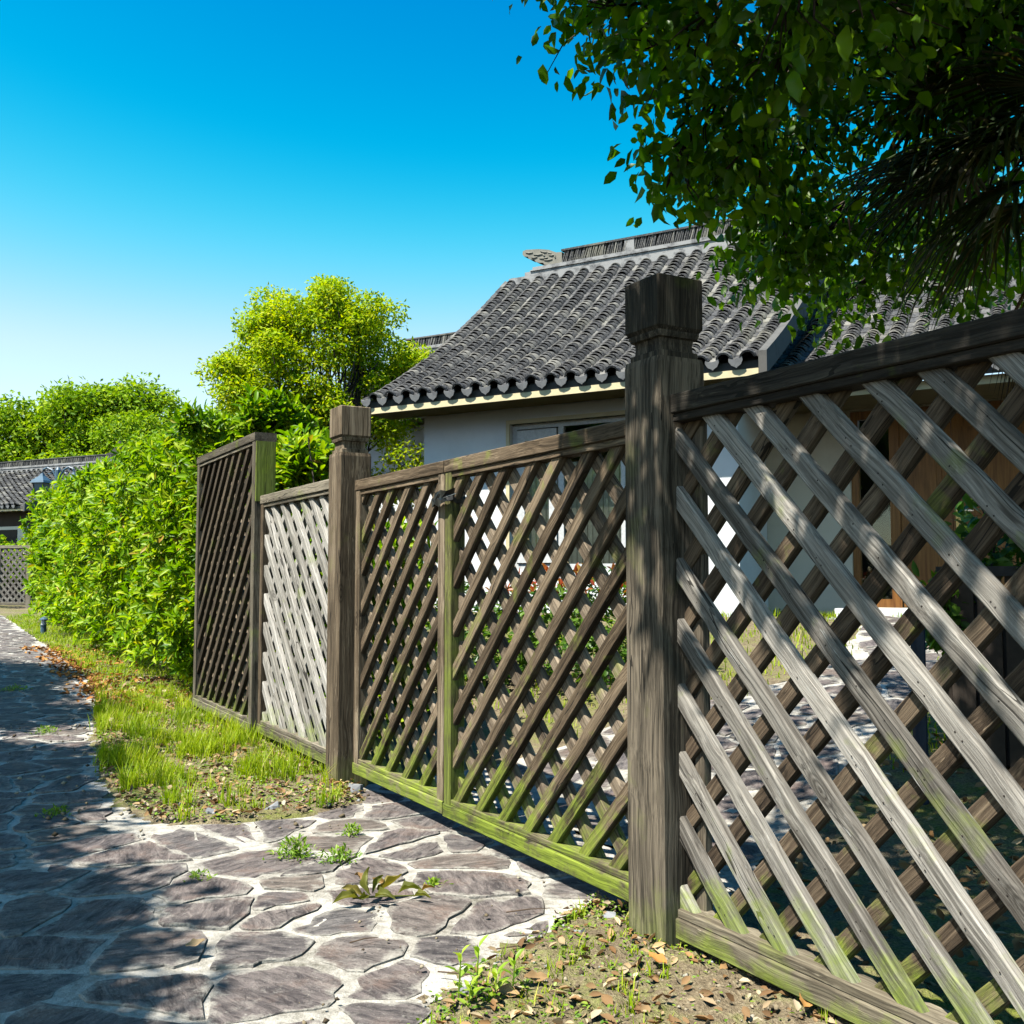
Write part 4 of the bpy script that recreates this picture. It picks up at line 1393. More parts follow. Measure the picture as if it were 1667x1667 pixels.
def lantern(t, dx):
    """four-sided lantern hanging at dx"""
    def sq(z, w):
        return [(dx - w, -w, z), (dx + w, -w, z), (dx + w, w, z), (dx - w, w, z)]
    V, Fc = [], []
    for z, w in ((2.98, 0.085), (3.24, 0.125), (3.25, 0.175), (3.30, 0.15), (3.40, 0.05), (3.46, 0.02)):
        V += sq(z, w)
    for j in range(5):
        for i in range(4):
            a, b = j * 4 + i, j * 4 + (i + 1) % 4
            Fc.append((a, b, b + 4, a + 4))
    Fc += [(3, 2, 1, 0), (20, 21, 22, 23)]
    ln = link('lantern', newmesh('lantern', V, Fc, M_LAMP), t)
    parts = []
    for sx in (-1, 1):
        parts.append(tube([(dx + sx * 0.09, -0.09, 2.98), (dx + sx * 0.13, -0.13, 3.25)], [0.012, 0.012], 5))
    link('bar', newmesh('bar', *join(parts), M_TAPE), ln)

def lamp():
    x, y = -9.75, 21.9
    g = float(hgt(x, y))
    t = thing('street_lamp', 'dark blue two-armed lantern street lamp rising behind the hedge', 'street lamp', (x, y, g - 0.27), R(-15))
    V, Fc = tube([(0, 0, 0), (0, 0, 0.5), (0, 0, 0.55), (0, 0, 3.0), (0, 0, 3.02), (0, 0, 3.52), (0, 0, 3.58)], [0.09, 0.08, 0.055, 0.045, 0.07, 0.065, 0.03], 10)
    link('post', newmesh('post', V, Fc, M_LAMP, False), t)
    for s in (-1, 1):
        arm = [(s * 0.05, 0, 3.36), (s * 0.14, 0, 3.52), (s * 0.27, 0, 3.58), (s * 0.38, 0, 3.54), (s * 0.40, 0, 3.45)]
        curl = [(s * (0.22 + 0.07 * math.cos(a)), 0, 3.50 + 0.06 * math.sin(a)) for a in np.linspace(0, 5.2, 9)]
        link('arm', newmesh('arm', *join([tube(arm, [0.02] * 5, 6), tube(curl, [0.012] * 9, 5)]), M_LAMP), t)
        lantern(t, s * 0.40)
lamp()

def bollard():
    x, y = fw(-17.6, -0.22)[:2]
    g = float(hgt(x, y))
    t = thing('garden_light', 'small blue-grey garden light standing at the foot of the hedge', 'garden light', (x, y, g))
    t.scale = (0.5, 0.5, 0.5)
    V, Fc = tube([(0, 0, -0.05), (0, 0, 0.30), (0, 0, 0.31), (0, 0, 0.34)], [0.10, 0.10, 0.12, 0.12], 12)
    link('base', newmesh('base', V, Fc, M_LAMP), t)
    V, Fc = tube([(0, 0, 0.34), (0, 0, 0.50)], [0.085, 0.085], 12)
    link('lens', newmesh('lens', V, Fc, M_FRAME), t)
    V, Fc = tube([(0, 0, 0.50), (0, 0, 0.53), (0, 0, 0.60), (0, 0, 0.62)], [0.15, 0.15, 0.06, 0.02], 12)
    link('cap', newmesh('cap', V, Fc, M_LAMP), t)
bollard()

# ------------------------------------------------------------------ planter behind the near fence panel
def planter():
    x, y = 2.28, 5.35
    g = float(hgt(x, y))
    t = thing('planter', 'dark board planter box behind the silvered fence panel', 'planter', (x, y, g), R(-32))
    H = 0.98
    for i in range(11):
        link('board', newmesh('board', *bb((i * 0.13, 0, 0.0), (i * 0.13 + 0.112, 0.03, H)), M_PLANTER), t)
    for i in range(4):
        link('board', newmesh('board', *bb((-0.035, i * 0.13 + 0.02, 0), (-0.005, i * 0.13 + 0.132, H)), M_PLANTER), t)
    link('liner', newmesh('liner', *bb((0.0, 0.035, 0.02), (1.42, 0.55, H - 0.05)), M_PLANTRIM), t)
    link('rim', newmesh('rim', *join([bb((-0.06, -0.035, H), (1.47, 0.07, H + 0.05)), bb((-0.06, 0.07, H), (0.03, 0.60, H + 0.05)), bb((0.03, 0.54, H), (1.47, 0.60, H + 0.05))]), M_PLANTRIM), t)
    # plant growing in it
    n = 1500
    P = np.stack([rng.uniform(0.0, 1.4, n), rng.uniform(0.0, 0.55, n), H + 0.02 + rng.random(n) ** 1.4 * 0.42], -1)
    hang = rng.random(n) < 0.12
    P[hang, 0] = rng.uniform(-0.16, 0.05, hang.sum())
    P[hang, 1] = rng.uniform(-0.08, 0.2, hang.sum())
    P[hang, 2] = H - rng.random(hang.sum()) * 0.4
    X = randdir(n) + np.array([0, -0.3, 0.15])
    Z = randdir(n) * 0.8 + np.array([0, -0.3, 1.0])
    c, s = math.cos(R(-32)), math.sin(R(-32))
    V, Fc = scatter(leaf_tpl('oval'), P, X, Z, rng.uniform(0.06, 0.11, n), rng.uniform(0.035, 0.06, n))
    stems = [tube([(a, 0.25, H - 0.06), (a + 0.05, 0.22, H + 0.2), (a + random.uniform(-0.1, 0.1), 0.2, H + 0.42)], [0.008, 0.006, 0.003], 5) for a in np.linspace(0.15, 1.3, 6)]
    pl = thing('potted_shrub', 'dark green leafy shrub growing in the board planter', 'shrub', (x, y, g), R(-32))
    link('foliage', npmesh('foliage', V, Fc, L_SHRUB), pl, kind='stuff')
    link('stem', newmesh('stem', *join(stems), BARK), pl)
    p2 = (1.95, 4.95)
    g2 = float(hgt(*p2))
    V, Fc = tube([(0, 0, -0.05), (0, 0, 0.8), (0, 0, 0.82), (0, 0, 0.88)], [0.034, 0.034, 0.042, 0.042], 12)
    o = link('garden_pipe', newmesh('garden_pipe', V, Fc, M_PIPE, False))
    o.location = (p2[0], p2[1], g2)
    tag(o, 'upright dark blue pipe beside the board planter', 'pipe')
planter()

# ------------------------------------------------------------------ foliage builders
def clump_leaves(centers, radii, counts, up=0.5, tipdown=0.0, squash=0.8, shell=0.55):
    """leaf positions, axes and normals on the outside of a set of clumps"""
    P, X, Z = [], [], []
    for c, r, n in zip(centers, radii, counts):
        d = randdir(n)
        d[:, 2] = np.where(rng.random(n) < 0.35, np.abs(d[:, 2]), d[:, 2])
        rr = r * (shell + (1 - shell) * rng.random(n) ** 0.6) * (1 + 0.25 * np.clip(rng.normal(size=n), -1.5, 1.1))
        p = np.asarray(c) + d * rr[:, None] * np.array([1, 1, squash])
        P.append(p)
        nz = nrm(d * 0.6 + np.array([0, 0, up]) + 0.55 * rng.normal(size=(n, 3)))
        x = nrm(np.cross(nz, rng.normal(size=(n, 3))) + 0.3 * d + np.array([0, 0, -tipdown]))
        X.append(x)
        Z.append(nz)
    return np.concatenate(P), np.concatenate(X), np.concatenate(Z)

def limbs(base, fork, tips, r0, r1, seed, sides=6):
    """trunk to fork, then bowed limbs to each tip"""
    r = random.Random(seed)
    base, fork = Vector(base), Vector(fork)
    parts = []
    mid = base.lerp(fork, 0.5) + Vector((r.uniform(-0.06, 0.06), r.uniform(-0.06, 0.06), 0))
    trunk = tube([base, mid, fork], [r0, r0 * 0.82, r0 * 0.68], 9)
    for tp in tips:
        tp = Vector(tp)
        f = fork.lerp(mid, r.uniform(0, 0.5))
        a = f.lerp(tp, 0.35) + Vector((r.uniform(-0.1, 0.1), r.uniform(-0.1, 0.1), r.uniform(0.0, 0.12))) * (tp - f).length
        b = f.lerp(tp, 0.7) + Vector((r.uniform(-0.08, 0.08), r.uniform(-0.08, 0.08), 0.03)) * (tp - f).length
        parts.append(tube([f, a, b, tp], [r0 * 0.36, r0 * 0.24, r0 * 0.13, r1], sides))
    return trunk, parts

def tree(name, label, base, fork, crown_c, crown_r, nl, lump_r, leaves, leaf_len, mt, seed, trunk_r, group=None, tpl=None, bottom=-0.75, extra=(), inner=0.45, shell=0.55):
    global rng
    keep = rng
    rng = np.random.default_rng(seed)
    d = randdir(nl * 3)
    d = d[d[:, 2] > bottom][:nl]
    cc = np.array(crown_c) + d * np.array(crown_r) * rng.uniform(inner, 1.0, len(d))[:, None]
    lr = rng.uniform(lump_r * 0.7, lump_r * 1.2, len(cc))
    if len(extra):
        cc = np.concatenate([cc, np.array([e[:3] for e in extra])])
        lr = np.concatenate([lr, np.array([e[3] for e in extra])])
    cnt = np.maximum(8, (leaves * lr ** 2 / np.sum(lr ** 2))).astype(int)
    P, X, Z = clump_leaves(cc, lr, cnt, shell=shell)
    n = len(P)
    ll = rng.uniform(0.75, 1.25, n) * leaf_len
    V, Fc = scatter(tpl or leaf_small(), P, X, Z, ll, ll * rng.uniform(0.45, 0.62, n))
    t = thing(name, label, 'tree', base, 0, group)
    b = np.array(base)
    link('crown', npmesh('crown', V - b, Fc, mt), t, kind='stuff')
    trunk, parts = limbs((0, 0, -0.1), Vector(fork) - Vector(base), [tuple(c - b) for c in cc], trunk_r, 0.006, seed)
    link('trunk', newmesh('trunk', *trunk, BARK, True), t)
    link('branches', newmesh('branches', *join(parts), BARK, True), t, kind='stuff')
    rng = keep
    return t

# yellow-green tree between the hedge and the house
tree('garden_tree', 'yellow-green small-leaved tree behind the far gate post, left of the roof', (-2.55, 14.3, 0.75), (-2.5, 14.3, 2.6), (-2.66, 14.2, 3.92), (1.46, 1.15, 1.30), 125, 0.265, 60000, 0.066, L_YOUNG, 101, 0.085, bottom=-0.9, inner=0.62, shell=0.72,
     extra=((-3.72, 14.0, 2.95, 0.25), (-1.45, 13.9, 2.75, 0.32), (-1.35, 13.9, 2.45, 0.30), (-1.65, 14.0, 2.3, 0.3), (-3.2, 14.0, 2.6, 0.35), (-1.3, 14.1, 4.1, 0.34), (-2.1, 14.0, 2.4, 0.4), (-2.7, 14.0, 2.3, 0.4), (-2.55, 14.2, 5.15, 0.26)))

# large crowns beyond the far house
FAR = 'broad crowns beyond the far house'
tree('broad_tree', 'rounded bright green tree crown above the far roof at the left edge', (-17.6, 42, 0.6), (-17.6, 42, 3.6), (-17.6, 42, 6.3), (3.9, 3.0, 3.0), 95, 1.0, 46000, 0.24, L_TREE, 201, 0.28, FAR)
tree('broad_tree', 'lower bright green tree crown beside the far upturned ridge end', (-14.6, 40, 0.6), (-14.6, 40, 3.0), (-14.7, 40, 4.9), (2.6, 2.4, 2.6), 66, 0.8, 30000, 0.18, L_TREE, 202, 0.22, FAR)
tree('broad_tree', 'dark green tree crown at the left picture edge behind the far roof', (-22.8, 42, 0.6), (-22.8, 42, 3.4), (-22.8, 42, 5.6), (3.2, 3, 2.9), 46, 0.8, 14000, 0.20, L_TREE, 203, 0.25, FAR)
tree('broad_tree', 'pale green tree top just over the hedge, left of the yellow-green tree', (-8.6, 28, 0.6), (-8.6, 28, 2.9), (-8.4, 28, 4.0), (2.2, 1.8, 1.5), 36, 0.5, 12000, 0.14, L_TREE, 204, 0.16, FAR)

# street trees on the other side of the path; they throw the shade over the stones
ROW = 'shade trees along the left side of the path'
for k, (x, y, rx, ry) in enumerate(((-5.55, 1.0, 1.75, 1.95), (-6.35, 3.9, 1.6, 2.0), (-7.95, 7.2, 1.7, 1.9), (-9.3, 10.2, 1.6, 1.5))):
    tree('shade_tree', 'leafy shade tree beside the path, %s' % ('nearest to the camera', 'second from the camera', 'third from the camera', 'farthest of the row')[k],
         (x - 0.3, y, 0), (x - 0.3, y, 2.3), (x + 0.48, y, 4.15), (rx, ry, 1.25), 85, 0.68, 44000, 0.17, L_TREE, 300 + k, 0.13, ROW)

# ------------------------------------------------------------------ hedge
def hedge():
    t = thing('hedge', 'tall bright green leafy hedge along the path, beyond the tall fence panel', 'hedge', fw(-6.80, 0.5), FROT)
    o = -6.80
    def bulge(a, z):
        return 0.16 * np.sin(a * 1.7 + 0.6) * np.cos(z * 2.1) + 0.13 * np.sin(a * 4.3 + z * 3.0) + 0.10 * np.sin(a * 9.1 - z * 6.0) + 0.06 * np.sin(a * 15 + z * 11)
    Ps, Ns, Sz = [], [], []
    # front face (towards the path), local x negative = farther away
    n = 4700
    u = rng.random(n) ** 1.55
    a = -u * 16.0
    z = 0.12 + rng.random(n) ** 0.85 * 2.6
    low = np.clip((0.55 - z) / 0.55, 0, 1)
    y = -0.42 - bulge(a, z) + low * 0.22 + rng.random(n) ** 2 * 0.35 + 0.18 * np.clip(z - 2.2, 0, 1)
    Ps.append(np.stack([a + 0.05, y, z], -1)); Ns.append(np.tile([0.10, -1, 0.35], (n, 1))); Sz.append(1 + u * 0.55)
    # top
    n = 2300
    u = rng.random(n) ** 1.4
    a = 0.4 - u * 16.4
    y = rng.uniform(-0.35, 1.2, n) * np.where(a > -0.6, 0.4, 1.0)
    z = 2.50 + 0.10 * np.sin(a * 2.3) + 0.08 * np.sin(y * 5 + a * 3.7) + 0.10 * rng.normal(size=n) - 0.25 * np.clip(-y - 0.1, 0, 1)
    Ps.append(np.stack([a, y, z], -1)); Ns.append(np.tile([0.0, -0.25, 1.0], (n, 1))); Sz.append(1 + u * 0.5)
    # near end, behind the tall panel and turned to the camera
    n = 700
    a = rng.random(n) ** 2 * -0.5 + 0.12
    y = rng.uniform(-0.45, 0.25, n)
    z = 0.25 + rng.random(n) * 2.4
    a = a - 0.35 * np.clip((1.3 - z) / 1.3, 0, 1)
    Ps.append(np.stack([a, y, z], -1)); Ns.append(np.tile([1, -0.35, 0.35], (n, 1))); Sz.append(np.ones(n))
    # stretch behind the tall and the low panel
    n = 2300
    a = rng.uniform(0.0, 3.4, n)
    z = 0.2 + rng.random(n) * np.where(a < 1.6, 2.02, 1.35)
    y = -0.02 + rng.random(n) ** 1.6 * 0.38
    Ps.append(np.stack([a, y, z], -1)); Ns.append(np.tile([0.1, -0.8, 0.6], (n, 1))); Sz.append(np.ones(n))
    n = 420
    a = rng.uniform(0.7, 1.6, n)
    Ps.append(np.stack([a, rng.uniform(-0.05, 0.30, n), 2.20 + 0.09 * rng.normal(size=n) - 0.12 * (a - 0.7)], -1)); Ns.append(np.tile([0.2, -0.3, 1.0], (n, 1))); Sz.append(np.ones(n))
    # inner dark leaves
    n = 1500
    u = rng.random(n) ** 1.4
    Ps.append(np.stack([0.2 - u * 15.5, rng.uniform(0.0, 0.8, n), 0.15 + rng.random(n) * 2.4], -1)); Ns.append(np.tile([0.1, -0.7, 0.6], (n, 1))); Sz.append(1.5 + u)
    P = np.concatenate(Ps); N = np.concatenate(Ns).astype(float); S = np.concatenate(Sz)
    # ground rise under the far stretch
    wx = FO[0] + FX[0] * (o + P[:, 0]) + FY[0] * 0.2
    wy = FO[1] + FX[1] * (o + P[:, 0]) + FY[1] * 0.2
    P[:, 2] += 0.020 * np.maximum(0, wy - 9)
    ax = nrm(N + 0.5 * rng.normal(size=N.shape) + np.array([0, 0, 0.25]))
    k = 6
    n = len(P)
    ref = nrm(np.cross(ax, rng.normal(size=ax.shape)))
    oth = np.cross(ax, ref)
    LP, LX, LZ, LL = [], [], [], []
    for j in range(k):
        ph = 2 * math.pi * (j + rng.random(n) * 0.6) / k
        rad = ref * np.cos(ph)[:, None] + oth * np.sin(ph)[:, None]
        spread = rng.uniform(0.55, 1.15, n)[:, None]
        x = nrm(ax * (1.25 - spread * 0.6) + rad * spread)
        LP.append(P + ax * rng.uniform(-0.03, 0.03, n)[:, None])
        LX.append(x)
        LZ.append(nrm(ax - x * np.sum(ax * x, 1)[:, None] + 0.15 * rng.normal(size=x.shape)))
        LL.append(rng.uniform(0.085, 0.145, n) * S)
    LP, LX, LZ, LL = map(np.concatenate, (LP, LX, LZ, LL))
    y0 = 0.5
    tpl = leaf_tpl('lance', 0.22, 0.22)
    wd = LL * 0.36
    # the leaves that show largest stay single
    near = np.argsort(-LP[:, 0] + 2.0 * np.abs(LP[:, 1] + 0.55) + 100 * (LP[:, 0] > 0.15) + 0.4 * np.abs(LP[:, 2] - 1.6))[:300]
    mask = np.ones(len(LP), bool)
    mask[near] = False
    shared = npmesh('leaf', *leaf_fine('lance', 0.25, -0.35, 5, 7, 2), L_HEDGE, True)
    for i in near:
        link('leaf', shared, t, leaf_matrix(LP[i], LX[i], LZ[i], LL[i], wd[i]))
    V, Fc = scatter(tpl, LP[mask], LX[mask], LZ[mask], LL[mask], wd[mask])
    link('foliage', npmesh('foliage', V, Fc, L_HEDGE), t, kind='stuff')
    st = []
    r = random.Random(9)
    for i in range(64):
        a = r.uniform(-4, 1.6) if i < 50 else r.uniform(-15, -4)
        y = r.uniform(0.05, 0.7)
        zb = 0.02 * max(0, FO[1] + FX[1] * (o + a) - 9)
        p = [(a, y, zb - 0.05)]
        for q in range(1, 5):
            p.append((p[-1][0] + r.uniform(-0.14, 0.14), p[-1][1] + r.uniform(-0.12, 0.08), zb + q * r.uniform(0.45, 0.6)))
        st.append(tube(p, [0.020, 0.016, 0.012, 0.008, 0.004], 5))
    [link('stem', newmesh('stem', *q, BARK), t) for q in st]
    # compensate the thing's offset of 0.5 in fence y
hedge()

# ------------------------------------------------------------------ shrubs in the yard
def shrub(name, label, blobs, leaf_len, mt, seed, group=None, tip=None, dens=900):
    global rng
    keep = rng
    rng = np.random.default_rng(seed)
    x, y = blobs[0][0], blobs[0][1]
    g = float(hgt(x, y))
    t = thing(name, label, 'shrub', (x, y, g), 0, group)
    cc = np.array([(b[0] - x, b[1] - y, b[2] - g) for b in blobs])
    rr = np.array([b[3] for b in blobs])
    sub_c, sub_r, sub_n = [], [], []
    for c, r in zip(cc, rr):
        d = randdir(26)
        sub_c += list(c + d * r * 0.8)
        sub_r += [r * 0.38] * 26
        sub_n += [int(dens * r * r / 26 * 4)] * 26
    P, X, Z = clump_leaves(sub_c, sub_r, sub_n, up=0.7)
    ok = P[:, 2] > 0.02
    P, X, Z = P[ok], X[ok], Z[ok]
    ll = rng.uniform(0.7, 1.25, len(P)) * leaf_len
    V, Fc = scatter(leaf_tpl('oval'), P, X, Z, ll, ll * 0.48)
    link('foliage', npmesh('foliage', V, Fc, mt), t, kind='stuff')
    if tip:
        d = randdir(900)
        d = d[d[:, 2] > 0.35]
        i = rng.integers(0, len(cc), len(d))
        i = np.where(rng.random(len(d)) < 0.8, i, 0)
        P = cc[i] + d * rr[i][:, None] * rng.uniform(0.95, 1.18, len(d))[:, None]
        top = P[:, 2] > tip[1] - g
        P, d = P[top], d[top]
        k = 3
        P = np.repeat(P, k, 0)
        X = nrm(np.repeat(d, k, 0) + 0.7 * rng.normal(size=P.shape))
        Z = nrm(randdir(len(P)) + np.array([0, -0.3, 0.6]))
        V, Fc = scatter(leaf_tpl('oval'), P, X, Z, rng.uniform(0.05, 0.09, len(P)), rng.uniform(0.025, 0.04, len(P)))
        link('young_leaves', npmesh('young_leaves', V, Fc, tip[0]), t, kind='stuff')
    st = [tube([(c[0] * 0.6, c[1] * 0.6, -0.05), (c[0] * 0.8, c[1] * 0.8, c[2] * 0.5), (c[0], c[1], c[2])], [0.022, 0.015, 0.006], 6) for c in cc]
    for q in st:
        link('stem', newmesh('stem', *q, BARK), t)
    rng = keep

G_SH = 'shrubs in the yard behind the gate'
shrub('red_tip_shrub', 'red-tipped green shrub under the house window, seen through the near gate leaf', [(0.35, 8.1, 0.78, 0.45), (0.75, 8.0, 0.80, 0.45), (0.05, 8.3, 0.70, 0.42), (0.55, 7.7, 0.5, 0.4), (1.05, 8.1, 0.80, 0.40)], 0.065, L_SHRUB, 61, G_SH, (L_RED, 1.05))
shrub('garden_shrub', 'plain green shrub seen through the far gate leaf', [(-0.55, 8.5, 0.72, 0.48), (-0.95, 8.9, 0.75, 0.5), (-0.2, 8.3, 0.62, 0.42), (-0.7, 8.3, 0.4, 0.4), (-1.25, 9.2, 0.8, 0.45)], 0.065, L_SHRUB, 62, G_SH)
shrub('garden_shrub', 'low clipped bush behind the far fence at the left edge', [(-15.9, 30.6, 1.75, 0.75), (-14.9, 30.2, 1.75, 0.7), (-14.0, 29.9, 1.7, 0.65), (-17, 31, 1.75, 0.75)], 0.16, L_HEDGE, 63, None, None, 420)

# ------------------------------------------------------------------ camphor tree hanging in from the right
def camphor():
    base = (4.6, 3.2, 0.0)
    t = thing('camphor_tree', 'dark glossy-leaved tree hanging over the fence from the upper right', 'tree', base)
    b = np.array(base)
    inframe = [  # x, y, z, radius, leaves
        (0.30, 4.20, 3.52, 0.30, 110), (0.55, 4.15, 3.42, 0.34, 150), (0.22, 3.90, 3.62, 0.25, 60), (0.42, 3.62, 3.18, 0.20, 50), (0.62, 3.30, 2.98, 0.24, 90), (0.60, 3.70, 3.10, 0.30, 140),
        (0.80, 2.90, 2.82, 0.22, 70), (0.78, 4.05, 3.02, 0.32, 180), (0.66, 4.10, 2.80, 0.24, 90), (0.95, 3.55, 3.00, 0.30, 150), (1.02, 4.30, 2.95, 0.34, 210), (0.88, 4.55, 2.85, 0.26, 120),
        (1.15, 4.85, 2.90, 0.34, 240), (1.40, 4.90, 3.10, 0.40, 260), (1.40, 5.20, 2.78, 0.32, 260), (1.70, 5.50, 2.88, 0.36, 300), (2.05, 5.70, 2.92, 0.38, 320), (2.40, 5.85, 2.95, 0.40, 320),
        (2.80, 6.00, 2.95, 0.42, 300), (1.25, 4.20, 3.35, 0.40, 240), (1.65, 4.60, 3.45, 0.45, 260), (2.0, 5.2, 3.35, 0.45, 280), (1.10, 3.20, 3.00, 0.32, 120), (1.35, 3.50, 3.20, 0.36, 160),
        (2.5, 5.4, 3.5, 0.5, 260), (1.55, 5.35, 2.70, 0.20, 100), (2.1, 6.3, 2.75, 0.4, 260), (1.55, 6.2, 2.95, 0.35, 200), (2.9, 6.4, 3.1, 0.5, 240), (0.90, 2.62, 2.72, 0.16, 36), (1.2, 2.75, 2.85, 0.2, 50),
        (2.7, 5.6, 3.9, 0.5, 330), (3.1, 6.2, 3.6, 0.5, 330), (2.3, 5.0, 3.9, 0.45, 300), (3.2, 6.4, 4.3, 0.55, 330), (2.0, 4.4, 3.55, 0.4, 260), (3.4, 6.6, 3.1, 0.5, 300), (2.6, 6.2, 3.3, 0.5, 300), (1.7, 3.9, 3.4, 0.35, 200), (2.2, 4.7, 3.3, 0.4, 240)]
    inframe = [(c[0], c[1], c[2] + (0.17 if c[1] > 4.4 else 0.05), c[3], c[4]) for c in inframe]
    cc = [np.array(c[:3]) for c in inframe]
    P, X, Z = clump_leaves(cc, [c[3] for c in inframe], [int(c[4] * 1.45) for c in inframe], up=0.35, tipdown=0.75, squash=0.9, shell=0.25)
    # the roof of the crown, above the picture
    n = 170000
    Q = np.stack([rng.uniform(-1.0, 5.6, n), rng.uniform(-1.6, 7.5, n), rng.uniform(3.2, 6.3, n)], -1)
    cell = np.sin(Q[:, 0] * 4.1 + 0.7) * np.sin(Q[:, 1] * 3.7 + 1.1) * np.sin(Q[:, 2] * 4.0) + 0.35 * np.sin(Q[:, 0] * 9.0 + Q[:, 1] * 8.0)
    e = ((Q[:, 0] - 2.0) / 3.4) ** 2 + ((Q[:, 1] - 2.8) / 4.6) ** 2 + ((Q[:, 2] - 4.3) / 2.2) ** 2
    # crown edge shaped so its shade on the fence lies above reach
    qx, qy = fl(Q[:, 0], Q[:, 1])
    sx = sd.x * FX[0] + sd.y * FX[1]
    sy = sd.x * FY[0] + sd.y * FY[1]
    tt = (qy - 0.06) / sy
    fx, fh = qx - sx * tt, Q[:, 2] - sd.z * tt
    shade_line = np.interp(fx, [-2.0, -1.0, -0.7, -0.4, -0.1, 0.5, 1.0, 3.0], [3.2, 2.3, 1.75, 1.45, 1.05, 1.15, 1.20, 1.15])
    rag = 0.16 * np.sin(fx * 11 + 0.5) + 0.12 * np.sin(fx * 23 + fh * 9) + 0.14 * np.sin(fh * 15 + fx * 5)
    edge = sstep(-0.16, 0.26, fh - shade_line + rag)
    dense = np.where((Q[:, 1] < 3.5) & (Q[:, 2] < 5.0), 1.0, np.where(Q[:, 0] > 1.6, 0.55, 0.42))  # leaves thickened for the shade they throw on near post and panel
    ok = (e < 1) & (rng.random(n) < edge * dense) & (Q[:, 2] > 1.44 + 0.585 * Q[:, 1]) & (Q[:, 2] > 3.2) & ((cell > -0.25) | (rng.random(n) < 0.6))
    Q = Q[ok]
    m = len(Q)
    P = np.concatenate([P, Q])
    zc = nrm(rng.normal(size=(m, 3)) * 0.6 + np.array([0, 0, 0.9]))
    X = np.concatenate([X, nrm(np.cross(zc, rng.normal(size=(m, 3))) + np.array([0, 0, -0.45]))])
    Z = np.concatenate([Z, zc])
    ll = rng.uniform(0.045, 0.098, len(P))
    ll[-m:] *= 1.35
    wd = ll * rng.uniform(0.50, 0.60, len(P))
    P = P - b
    tpl = leaf_tpl('oval', 0.20, 0.16)
    if DBG:
        Wd_ = P + b
        for T in ((0.5, 3.35, 2.1), (0.5, 3.35, 1.6), (0.5, 3.35, 1.1), (0.5, 3.35, 0.6), (0.7, 3.0, 1.7), (0.95, 2.5, 1.7), (0.95, 2.5, 1.2), (0.95, 2.5, 0.7), (0.95, 2.5, 0.3), (0.2, 3.8, 1.6), (0.0, 4.2, 1.6), (0.2, 3.0, 0), (0.8, 2.3, 0), (1.5, 6.2, 0.3), (4.5, 10.5, 2)):
            v = Wd_ - np.array(T)
            t_ = v @ np.array(sd)
            dist = np.linalg.norm(v - t_[:, None] * np.array(sd), axis=1)
            hit = (t_ > 0) & (dist < 0.22)
            print('TRANS', T, round(float(np.exp(-np.sum(ll[hit] * wd[hit] * 0.55 * 0.7) / (math.pi * 0.22 ** 2))), 3), int(hit.sum()))
    # single leaves: the ones nearest to the camera that hang in the picture
    W = P + b
    vis = (W[:, 2] < 1.2 + 0.585 * W[:, 1]) & (np.abs(W[:, 0]) < 0.5 * W[:, 1])
    key = np.where(vis, W[:, 1], 99)
    near = np.argsort(key)[:300]
    mask = np.ones(len(P), bool)
    mask[near] = False
    shared = npmesh('leaf', *leaf_fine('wide', 0.22, -0.25, 3, 7, 2), L_CAMPHOR, True)
    for i in near:
        link('leaf', shared, t, leaf_matrix(P[i], X[i], Z[i], ll[i], wd[i]))
    V, Fc = scatter(tpl, P[mask], X[mask], Z[mask], ll[mask], wd[mask])
    link('crown', npmesh('crown', V, Fc, L_CAMPHOR), t, kind='stuff')
    trunk, _ = limbs((0, 0, -0.1), (-0.3, 0.2, 3.0), [], 0.19, 0.01, 5)
    parts = []
    r = random.Random(12)
    hubs = [(3.3, 3.6, 3.9), (2.4, 4.6, 3.9), (2.0, 3.4, 3.9), (3.0, 5.4, 3.7), (1.3, 4.0, 3.75), (1.2, 2.2, 3.9)]
    f = Vector((-0.3, 0.2, 3.0))
    for h in hubs:
        h = Vector(h) - Vector(base)
        parts.append(tube([f, f.lerp(h, 0.5) + Vector((0, 0, 0.25)), h], [0.085, 0.055, 0.03], 7))
    for c in inframe:
        tip = Vector(c[:3]) - Vector(base)
        h = min((Vector(q) - Vector(base) for q in hubs), key=lambda q: (q - tip).length)
        m_ = h.lerp(tip, 0.5) + Vector((r.uniform(-0.08, 0.08), r.uniform(-0.08, 0.08), 0.12))
        parts.append(tube([h, m_, tip], [0.020, 0.011, 0.004], 5))
        for _ in range(9):
            e_ = tip + Vector((r.uniform(-1, 1), r.uniform(-1, 1), r.uniform(-0.8, 0.4))) * c[3] * 0.8
            parts.append(tube([m_.lerp(tip, 0.7), tip.lerp(e_, 0.5) + Vector((0, 0, 0.02)), e_], [0.006, 0.004, 0.0018], 4))
    link('trunk', newmesh('trunk', *trunk, BARK, True), t)
    link('branches', newmesh('branches', *join(parts), BARK, True), t, kind='stuff')
camphor()

